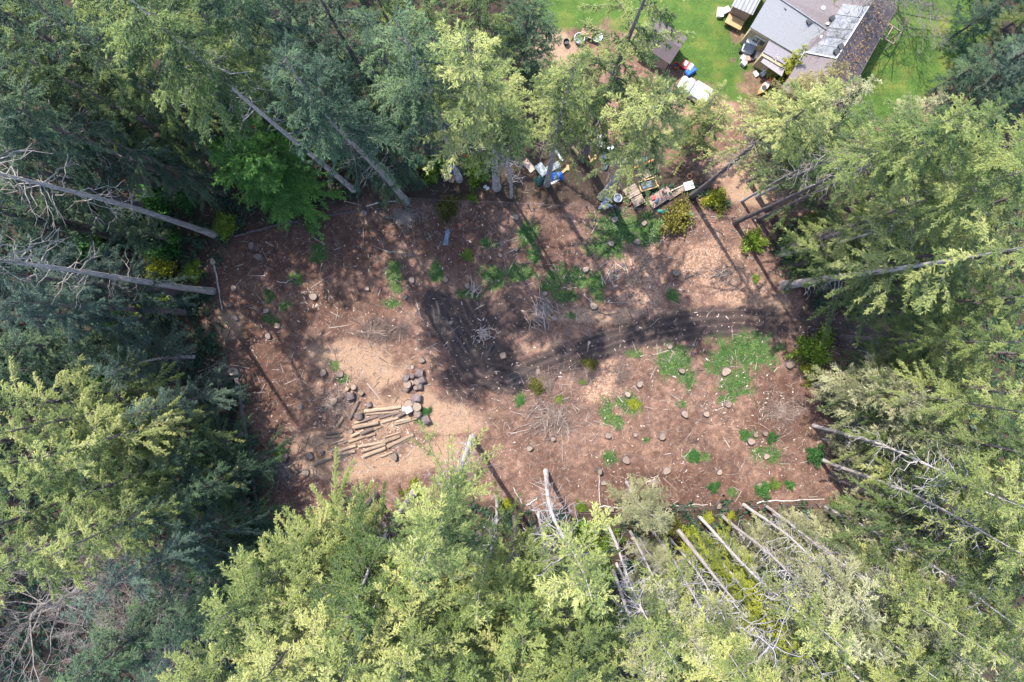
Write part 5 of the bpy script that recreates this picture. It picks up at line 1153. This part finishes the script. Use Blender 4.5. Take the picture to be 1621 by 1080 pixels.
stick_pile('grey white pile of sticks above the muddy track', 858, 493, 26, 26, 120, .6, 1.6, ['grey','grey','brown','brown'], 1.2, .4, 2.2, .6)
stick_pile('small pile of pale split sticks in the middle of the mud', 768, 529, 15, 14, 36, .5, 1.05, ['white','grey','grey'], 1.4, .25, .5, .7)
stick_pile('loose white sticks scattered in grass above the mud', 752, 459, 14, 14, 12, .7, 1.3, ['white','grey'], 1.2, .1, 1.2, .6)
stick_pile('sprawling brown brush pile in the middle of the clearing', 872, 662, 54, 40, 120, .9, 2.4, ['brown','grey'], 1.0, .55, fuzz=1400)
stick_pile('brown brush heap by the wet end of the track', 862, 606, 22, 20, 40, .7, 1.6, ['brown'], .9, .5, fuzz=600)
stick_pile('dark brown brush heap right of the wet track', 925, 592, 20, 20, 40, .7, 1.5, ['brown'], .9, .45, fuzz=500)
stick_pile('grey twig heap on the wood chips at upper right', 1140, 432, 24, 20, 36, .6, 1.4, ['brown','grey'], .8, .3, fuzz=160)
stick_pile('dark brush heap just under the upper fence, left part', 640, 346, 20, 14, 40, .7, 1.5, ['grey','brown'], .9, .35, fuzz=400)
stick_pile('dark brush pile above the pale dust, left of the ruts', 598, 526, 30, 16, 46, .7, 1.8, ['brown'], .9, .3, fuzz=500)
stick_pile('dead grey branches beside the pale stick bundle, upper right grass', 975, 432, 22, 14, 26, .7, 1.7, ['grey','white'], 1.1, .15)
stick_pile('bare branches heaped in the left shade above the dark fallen log', 350, 590, 26, 22, 34, 1.0, 2.2, ['grey'], 1.1, .5, fuzz=300)
stick_pile('bark and stick litter left of the log pile', 535, 640, 34, 34, 60, .5, 1.4, ['brown','grey','white'], 1.1, .15, fuzz=500)
stick_pile('dry stalks and sticks on the reddish slope at the right', 1240, 650, 36, 26, 60, .4, 1.2, ['brown','grey'], .9, .15, fuzz=600)
stick_pile('grey dead branches around the dark hollow, lower left', 450, 745, 22, 24, 36, .6, 1.7, ['grey','brown'], 1.0, .3, fuzz=300)
stick_pile('broken brown branches on the soil under the chip fan', 985, 590, 14, 30, 36, .6, 1.6, ['brown'], .8, .12, fuzz=300)
stick_pile('white broken stems by the splintered stump near the lower fence', 1033, 763, 16, 16, 16, .5, 1.2, ['white','grey'], 1.2, .15)
stick_pile('broken branches on the slope beside the white trunk foot', 735, 706, 20, 14, 18, .6, 1.6, ['grey'], 1.1, .2)
stick_pile('dead twiggy brush under the poles below the fence', 840, 850, 30, 26, 40, .6, 1.8, ['grey','white'], 1.1, .4, fuzz=500)

# ------------------------------------------------------------------ shrubs
BUSH = [bush(500 + i, 1.0, .95) for i in range(4)] 
FERN = [bush(520 + i, 1.0, .55, 20, 22, .34, .05, 5) for i in range(2)]
def shrub(label, px, py, r, leaf, h=1.0, name='shrub', cat='shrub', group=None, fern=False):
    p = ground_pt(px, py); t = thing(name, label, cat, p, R.uniform(0, TAU), group); s = r * S; t.scale = (s * R.uniform(.9,1.1), s, s * h)
    st, fo = R.choice(FERN if fern else BUSH); put('stems', st, t); put('foliage', fo, t, mat=LEAF[leaf]); return t
for a in [('round yellow green shrub left of the firewood heap',687,270,21,'lime',1.2),('yellow green shrub right of the firewood heap, lower lobe',757,276,19,'lime',1.1),('narrow yellow green shrub right of the firewood heap, upper lobe',746,256,13,'lime',1.3),
 ('olive shrub standing in the upper fence line',709,330,18,'mustard',1.0),('tiny bright shrub right of the olive one on the upper fence',748,315,8,'lime',1.0),('olive gold shrub at the right of the big grass patch',1070,347,26,'mustard',1.0),('gold green shrub beside the red orange pot',1131,318,17,'yellow',1.0),
 ('dense green yellow shrub at the top right of the wood chips',1191,381,17,'lime',1.1),('bright leafy tuft on the slope above the track mouth',1195,441,6,'lime',.8),('yellow green shrub at the track mouth next to the person',1286,553,26,'lime',1.2),('yellowish shrub just below the one at the track mouth',1283,590,15,'yellow',1.0),
 ('yellow shrub at the foot of the dead-limbed grey trunk',360,358,18,'lime',1.0),('yellow shrub between the two long left trunks',256,425,20,'yellow',1.2),('olive yellow shrub under the lower long left trunk',248,480,26,'lime',1.1),('green shrub near the left shade, above the grey green young tree',188,525,26,'green',1.1),
 ('bright green shrub at the base of the lower long trunk, left edge',308,428,15,'lime',1.0),('dark shrub above the yellow one between the left trunks',268,395,24,'green',1.3),('dark green shrub left of the round cedar',300,320,18,'green',1.3),('orange brown shrub in the left shade',270,618,15,'brown',1.0),
 ('orange brown low bush at the far left edge',8,562,14,'brown',1.0),('yellow green shrub by the lower left clearing edge, upper',368,808,18,'lime',1.0),('yellow shrub by the lower left clearing edge, lower',378,836,16,'yellow',1.0),('yellow green shrub under the pine poles at the shadow tip',928,845,19,'lime',1.0),
 ('yellow green shrub below the shadow tip',944,885,20,'lime',1.0),('tall bright shrub at the foot of the leftmost pole pine',966,850,14,'lime',1.5),('yellow green bush low between the pole pines',952,925,20,'lime',1.0),('olive bush behind the small feathery tree on the fence',1060,832,18,'mustard',1.0),
 ('yellow shrub under the fence near the thick snag',1086,842,15,'yellow',1.0),('small yellow shrub under the fence, middle',1119,820,9,'yellow',1.0),('tiny yellow shrub under the fence, right of the small one',1157,815,7,'yellow',1.0),('bright round bush just above the lower fence by the long shadow',919,801,9,'lime',1.1),
 ('yellow green shrub at the lower right fence end',1330,802,15,'lime',1.0),('dark green shrub on the right edge above the pole pines',1290,722,14,'green',1.0),('yellow orange bush beside the big white trunk',657,778,15,'yellow',1.2),('yellow bush at the base of the half hidden white trunk',801,798,10,'yellow',1.1),
 ('olive yellow shrub among pole pines left of the snag',882,880,15,'yellow',1.1),('olive sprouts in the brush heap by the wet track',852,612,13,'mustard',.8),
 ('olive sprouts in the brush heap right of the wet track',932,578,12,'mustard',.8),('bright sprout below the olive sprouts, right of the track',923,602,7,'lime',.8),('bright tuft inside the sprawling brush pile',886,634,6,'lime',.8),('yellow flowered weed beside the round green tuft',1003,640,9,'yellow',.8),
 ('leafy plant under the stump at the lower right',1205,774,12,'green',.8),('small leafy plant right of the lower right stump',1226,767,8,'lime',.7),('leafy plant farthest right near the lower fence',1250,767,7,'green',.7),('leafy weed at the lower middle of the clearing',1130,771,8,'green',.8),
 ('dark weed with red litter right of the dark stump shadow',1098,722,9,'green',.7),('dark leafy weed left of the three pale stumps',1179,688,8,'green',.8),('dark leafy weed right of the three pale stumps',1221,692,8,'green',.8),('yellow tuft by the dull red soil above the ruts',739,405,9,'lime',.6),
 ('green tuft at the lower heap of rounds',676,652,7,'green',.7),('green tuft lowest under the wet track',823,634,7,'green',.7),('olive bush at the lower left fence beside the dark hollow',445,715,10,'lime',.8),('green yellow bush near the lower left corner of the clearing',545,840,16,'mustard',1.0),
 ('dark bush at the foot of the feathery trees by the track',1350,625,22,'green',1.2),('golden bush under the thick purple brown trunk',1285,350,16,'mustard',1.0),('olive bush below the slim pale trunk on the right',1270,430,18,'mustard',1.0)]:
    shrub(*a[:5], h=a[5])
# dark undergrowth shrubs in the shade of the left forest
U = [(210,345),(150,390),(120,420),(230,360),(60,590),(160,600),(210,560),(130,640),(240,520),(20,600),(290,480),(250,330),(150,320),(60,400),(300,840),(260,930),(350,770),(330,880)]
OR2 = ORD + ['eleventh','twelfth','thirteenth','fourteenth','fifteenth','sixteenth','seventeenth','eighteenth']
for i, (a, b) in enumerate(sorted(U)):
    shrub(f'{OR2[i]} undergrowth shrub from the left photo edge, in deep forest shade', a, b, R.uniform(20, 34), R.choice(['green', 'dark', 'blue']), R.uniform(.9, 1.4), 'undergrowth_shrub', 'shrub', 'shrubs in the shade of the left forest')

# ------------------------------------------------------------------ ground cover, grass, litter
def scatter(n, box, seed, prob):
    g = np.random.default_rng(seed); x = g.uniform(box[0], box[1], n); y = g.uniform(box[2], box[3], n); M = masks(x, y)
    k = g.uniform(size=n) < prob(M, x, y); M2 = {q: v[k] for q, v in M.items()}; return g, x[k], y[k], M2
# ferns and salal under the trees
g, x, y, M = scatter(14000, (-52, 52, -38, 34), 900, lambda M, x, y: M['forest'] * np.where(M['v'] < 340, .35, .75) * np.where(M['u'] < 450, 1.3, 1) * np.where((M['u'] > 600) & (M['u'] < 1000) & (M['v'] < 500), .12, 1) * (1 - M['mud']))
z = height(x, y, M); nbf = NB(); 
for k in range(11):
    n = len(x); a = g.uniform(0, TAU, n); e = g.uniform(.25, 1.1, n); sz = g.uniform(.5, 1.25, n)
    D = nrm(np.stack([np.cos(a), np.sin(a), e], 1)); b0 = np.stack([x + g.normal(0, .18, n), y + g.normal(0, .18, n), z + .02 + g.uniform(0, .25, n)], 1)
    leaves(nbf, b0, D, nrm(np.array([0, 0, 1.]) + g.normal(0, .4, (n, 3))), .62 * sz, .085 * sz, np.clip(g.uniform(.1, .7, n), 0, 1))
tag(put('ground_cover', nbf.mesh('ground_cover', LEAF['dark'])), kind='stuff')
# clover and grass patches in the clearing, and the lawn
g, x, y, M = scatter(520000, (-24, 33, -15, 29), 901, lambda M, x, y: np.clip(M['grass'] * 1.0 - .12 + .012 * M['clear'], 0, 1) + .12 * M['lawn'] * (M['v'] > -10))
z = height(x, y, M); n = len(x); nbg = NB(); a = g.uniform(0, TAU, n)
D = nrm(np.stack([np.cos(a), np.sin(a), g.uniform(.15, 1.2, n)], 1)); dense = fbm(M['u'] / 7, M['v'] / 7, 66, 3)
leaves(nbg, np.stack([x, y, z - .01], 1), D, nrm(np.array([0, 0, 1.]) + g.normal(0, .5, (n, 3))), g.uniform(.07, .20, n) * (1 - .4 * M['lawn']), g.uniform(.025, .06, n), np.clip(dense * 1.1 - .15 + g.normal(0, .14, n) + .28 * M['lawn'], 0, 1))
tag(put('grass', nbg.mesh('grass', LEAF['clover'])), kind='stuff')
# fallen twigs, bark and chips on the soil
def litter(name, n, seed, prob, l0, l1, w0, w1, mat, tall=.02, box=(-27, 33, -18, 22)):
    g, x, y, M = scatter(n, box, seed, prob); z = height(x, y, M); n = len(x); a = g.uniform(0, TAU, n); L = g.uniform(l0, l1, n) * g.uniform(.4, 1, n); W = g.uniform(w0, w1, n)
    d = np.stack([np.cos(a), np.sin(a), g.normal(0, .12, n)], 1); l = np.stack([-np.sin(a), np.cos(a), np.zeros(n)], 1); c = np.stack([x, y, z + .015], 1)
    A = c - d * L[:, None] / 2; B = c + d * L[:, None] / 2; up = np.array([0, 0, 1.]) * (W[:, None] * .9 + .004)
    V = np.stack([A - l * W[:, None], A + up, A + l * W[:, None], B - l * W[:, None] * .6, B + up, B + l * W[:, None] * .6], 1).reshape(-1, 3); i = np.arange(n)[:, None] * 6
    F = np.concatenate([i + np.array([[0, 3, 4, 1]]), i + np.array([[1, 4, 5, 2]])])
    tag(put(name, np_mesh(name, V, F, mat, np.repeat(g.uniform(size=n), 6))), kind='stuff')
def lit_mat(name, c0, c1, c2):
    m, nt, b = new_mat(name); a = N(nt, 'ShaderNodeAttribute', attribute_name='tint'); nt.links.new(ramp(nt, a.outputs['Fac'], [(.1, c0), (.5, c1), (.95, c2)]), b.inputs['Base Color']); b.inputs['Roughness'].default_value = .9; return m
ML = lit_mat('twig_litter', (.04,.028,.024), (.095,.07,.058), (.22,.18,.15)); MC = lit_mat('chip_litter', (.10,.066,.048), (.19,.13,.098), (.32,.24,.185))
litter('twig_litter', 30000, 910, lambda M, x, y: np.clip(M['clear'] * (1 - .97 * M['mud']) * (.25 + fbm(M['u'] / 22, M['v'] / 22, 55) * 1.1), 0, 1) * .75 + .25 * M['forest'], .15, .95, .008, .024, ML)
litter('slash_debris', 2600, 913, lambda M, x, y: np.clip(M['clear'] * (1 - .8 * M['mud']) * sstep(.42, .62, fbm(M['u'] / 45, M['v'] / 45, 57)) + .06 * M['clear'], 0, 1), .6, 2.4, .02, .05, ML)
litter('wood_chips', 90000, 911, lambda M, x, y: np.clip(M['chip'] * .95 + M['dust'] * .16 + M['clear'] * .05, 0, 1), .06, .20, .018, .045, MC)
litter('bark_litter', 30000, 912, lambda M, x, y: blobs(M['u'], M['v'], [(530,640,40,50),(1130,650,30,18),(1235,650,40,30),(590,700,90,40),(1195,700,30,20),(760,530,24,20),(500,470,30,20)], 5, .6) * .8 + .08 * M['clear'], .08, .40, .02, .06, lit_mat('bark_litter', (.06,.042,.035), (.15,.115,.095), (.36,.30,.26)))

# ------------------------------------------------------------------ the person on the track
def person():
    p = ground_pt(1276, 522); t = thing('person', 'person in dark clothes standing on the track beside the yellow green shrub', 'person', p, math.radians(150))
    # facing +x, holding a small remote in front of the chest
    pts = {}; E = []; rad = []
    V = []
    def v(x, y, z, r, par=None):
        V.append((x, y, z)); rad.append(r); i = len(V) - 1
        if par is not None: E.append((par, i))
        return i
    pel = v(0,0,.95,.15); wa = v(.01,0,1.10,.145,pel); ch = v(.02,0,1.32,.16,wa); nk = v(.0,0,1.50,.065,ch); hb = v(.03,0,1.60,.085,nk); hd = v(.035,0,1.69,.10,hb); ht = v(.02,0,1.76,.07,hd)
    for s_ in (-1, 1):
        hp = v(0,s_*.10,.90,.105,pel); kn = v(.03,s_*.12,.50,.07,hp); an = v(-.01,s_*.13,.09,.05,kn); ft = v(.16,s_*.15,.045,.042,an)
        sh = v(.01,s_*.20,1.42,.075,ch); el = v(.06,s_*.28,1.14,.052,sh); wr = v(.29,s_*.12,1.16,.034,el); pa = v(.36,s_*.09,1.17,.036,wr)
        for k in range(4): 
            f1 = v(.40,s_*(.11-.02*k),1.20-.015*k,.010,pa); v(.43 - .004*k*k,s_*(.07-.008*k),1.20-.02*k,.009,f1)
        th = v(.37,s_*.06,1.21,.012,wr); v(.41,s_*.045,1.22,.010,th)
    me = bpy.data.meshes.new('body'); me.from_pydata(V, E, []); o = bpy.data.objects.new('body', me); C.objects.link(o)
    sk = o.modifiers.new('skin', 'SKIN'); 
    for i, q in enumerate(me.skin_vertices[0].data): q.radius = (rad[i], rad[i] * (1.25 if i in (ch, wa, pel) else 1)); q.use_root = (i == pel)
    sb = o.modifiers.new('sub', 'SUBSURF'); sb.levels = 1; sb.render_levels = 1
    bpy.context.view_layer.update(); dg = bpy.context.evaluated_depsgraph_get(); m2 = bpy.data.meshes.new_from_object(o.evaluated_get(dg)); bpy.data.objects.remove(o)
    m2.name = 'body'
    for mt in (pm('dark_jacket', (.025,.027,.035), (.015,.016,.02), 8, .85, .2), pm('skin', (.34,.20,.14), (.28,.16,.11), 6, .6, 0, vary=0), pm('dark_trousers', (.035,.035,.045), (.02,.02,.026), 8, .85, .2), M_RUBBER): m2.materials.append(mt)
    for f in m2.polygons:
        c = f.center; f.material_index = 1 if (c.z > 1.51 or (c.x > .30 and c.z > 1.05)) else 3 if c.z < .12 else 2 if c.z < .93 else 0; f.use_smooth = True
    put('body', m2, t)
    m = MB(); n = 12; Vh = []; Fh = []
    for j in range(5):
        e = j * (math.pi / 2) / 4 * .98
        for k in range(n): a = k*TAU/n; Vh.append((.015 + .118*math.cos(e)*math.cos(a), .108*math.cos(e)*math.sin(a), 1.70 + .115*math.sin(e) - .05 * (math.cos(a) < -.2) * (j == 0)))
    for j in range(4):
        for k in range(n): Fh.append((j*n+k, j*n+(k+1)%n, j*n+n+(k+1)%n, j*n+n+k))
    m.add(Vh, Fh, True); m.build('hair', M_DARK, t)
    m = MB(); m.add([(.135,0,1.68),(.125,-.015,1.65),(.125,.015,1.65),(.155,0,1.65)], [(0,1,3),(0,3,2),(1,2,3)]); m.build('nose', bpy.data.materials['skin'], t)
    r = thing('remote_control', 'small black remote held by the person in dark clothes', 'remote', p + Vector((.39 * math.cos(math.radians(150)), .39 * math.sin(math.radians(150)), 1.2)), math.radians(150))
    MB().box((0,0,0), (.10,.18,.035), bev=.012).build('case', M_DARK, r)
    for s_ in (-1, 1): MB().tube([(.01,s_*.05,.015),(.01,s_*.05,.045)], .008, 6).build('joystick', M_DARK, r)
person()
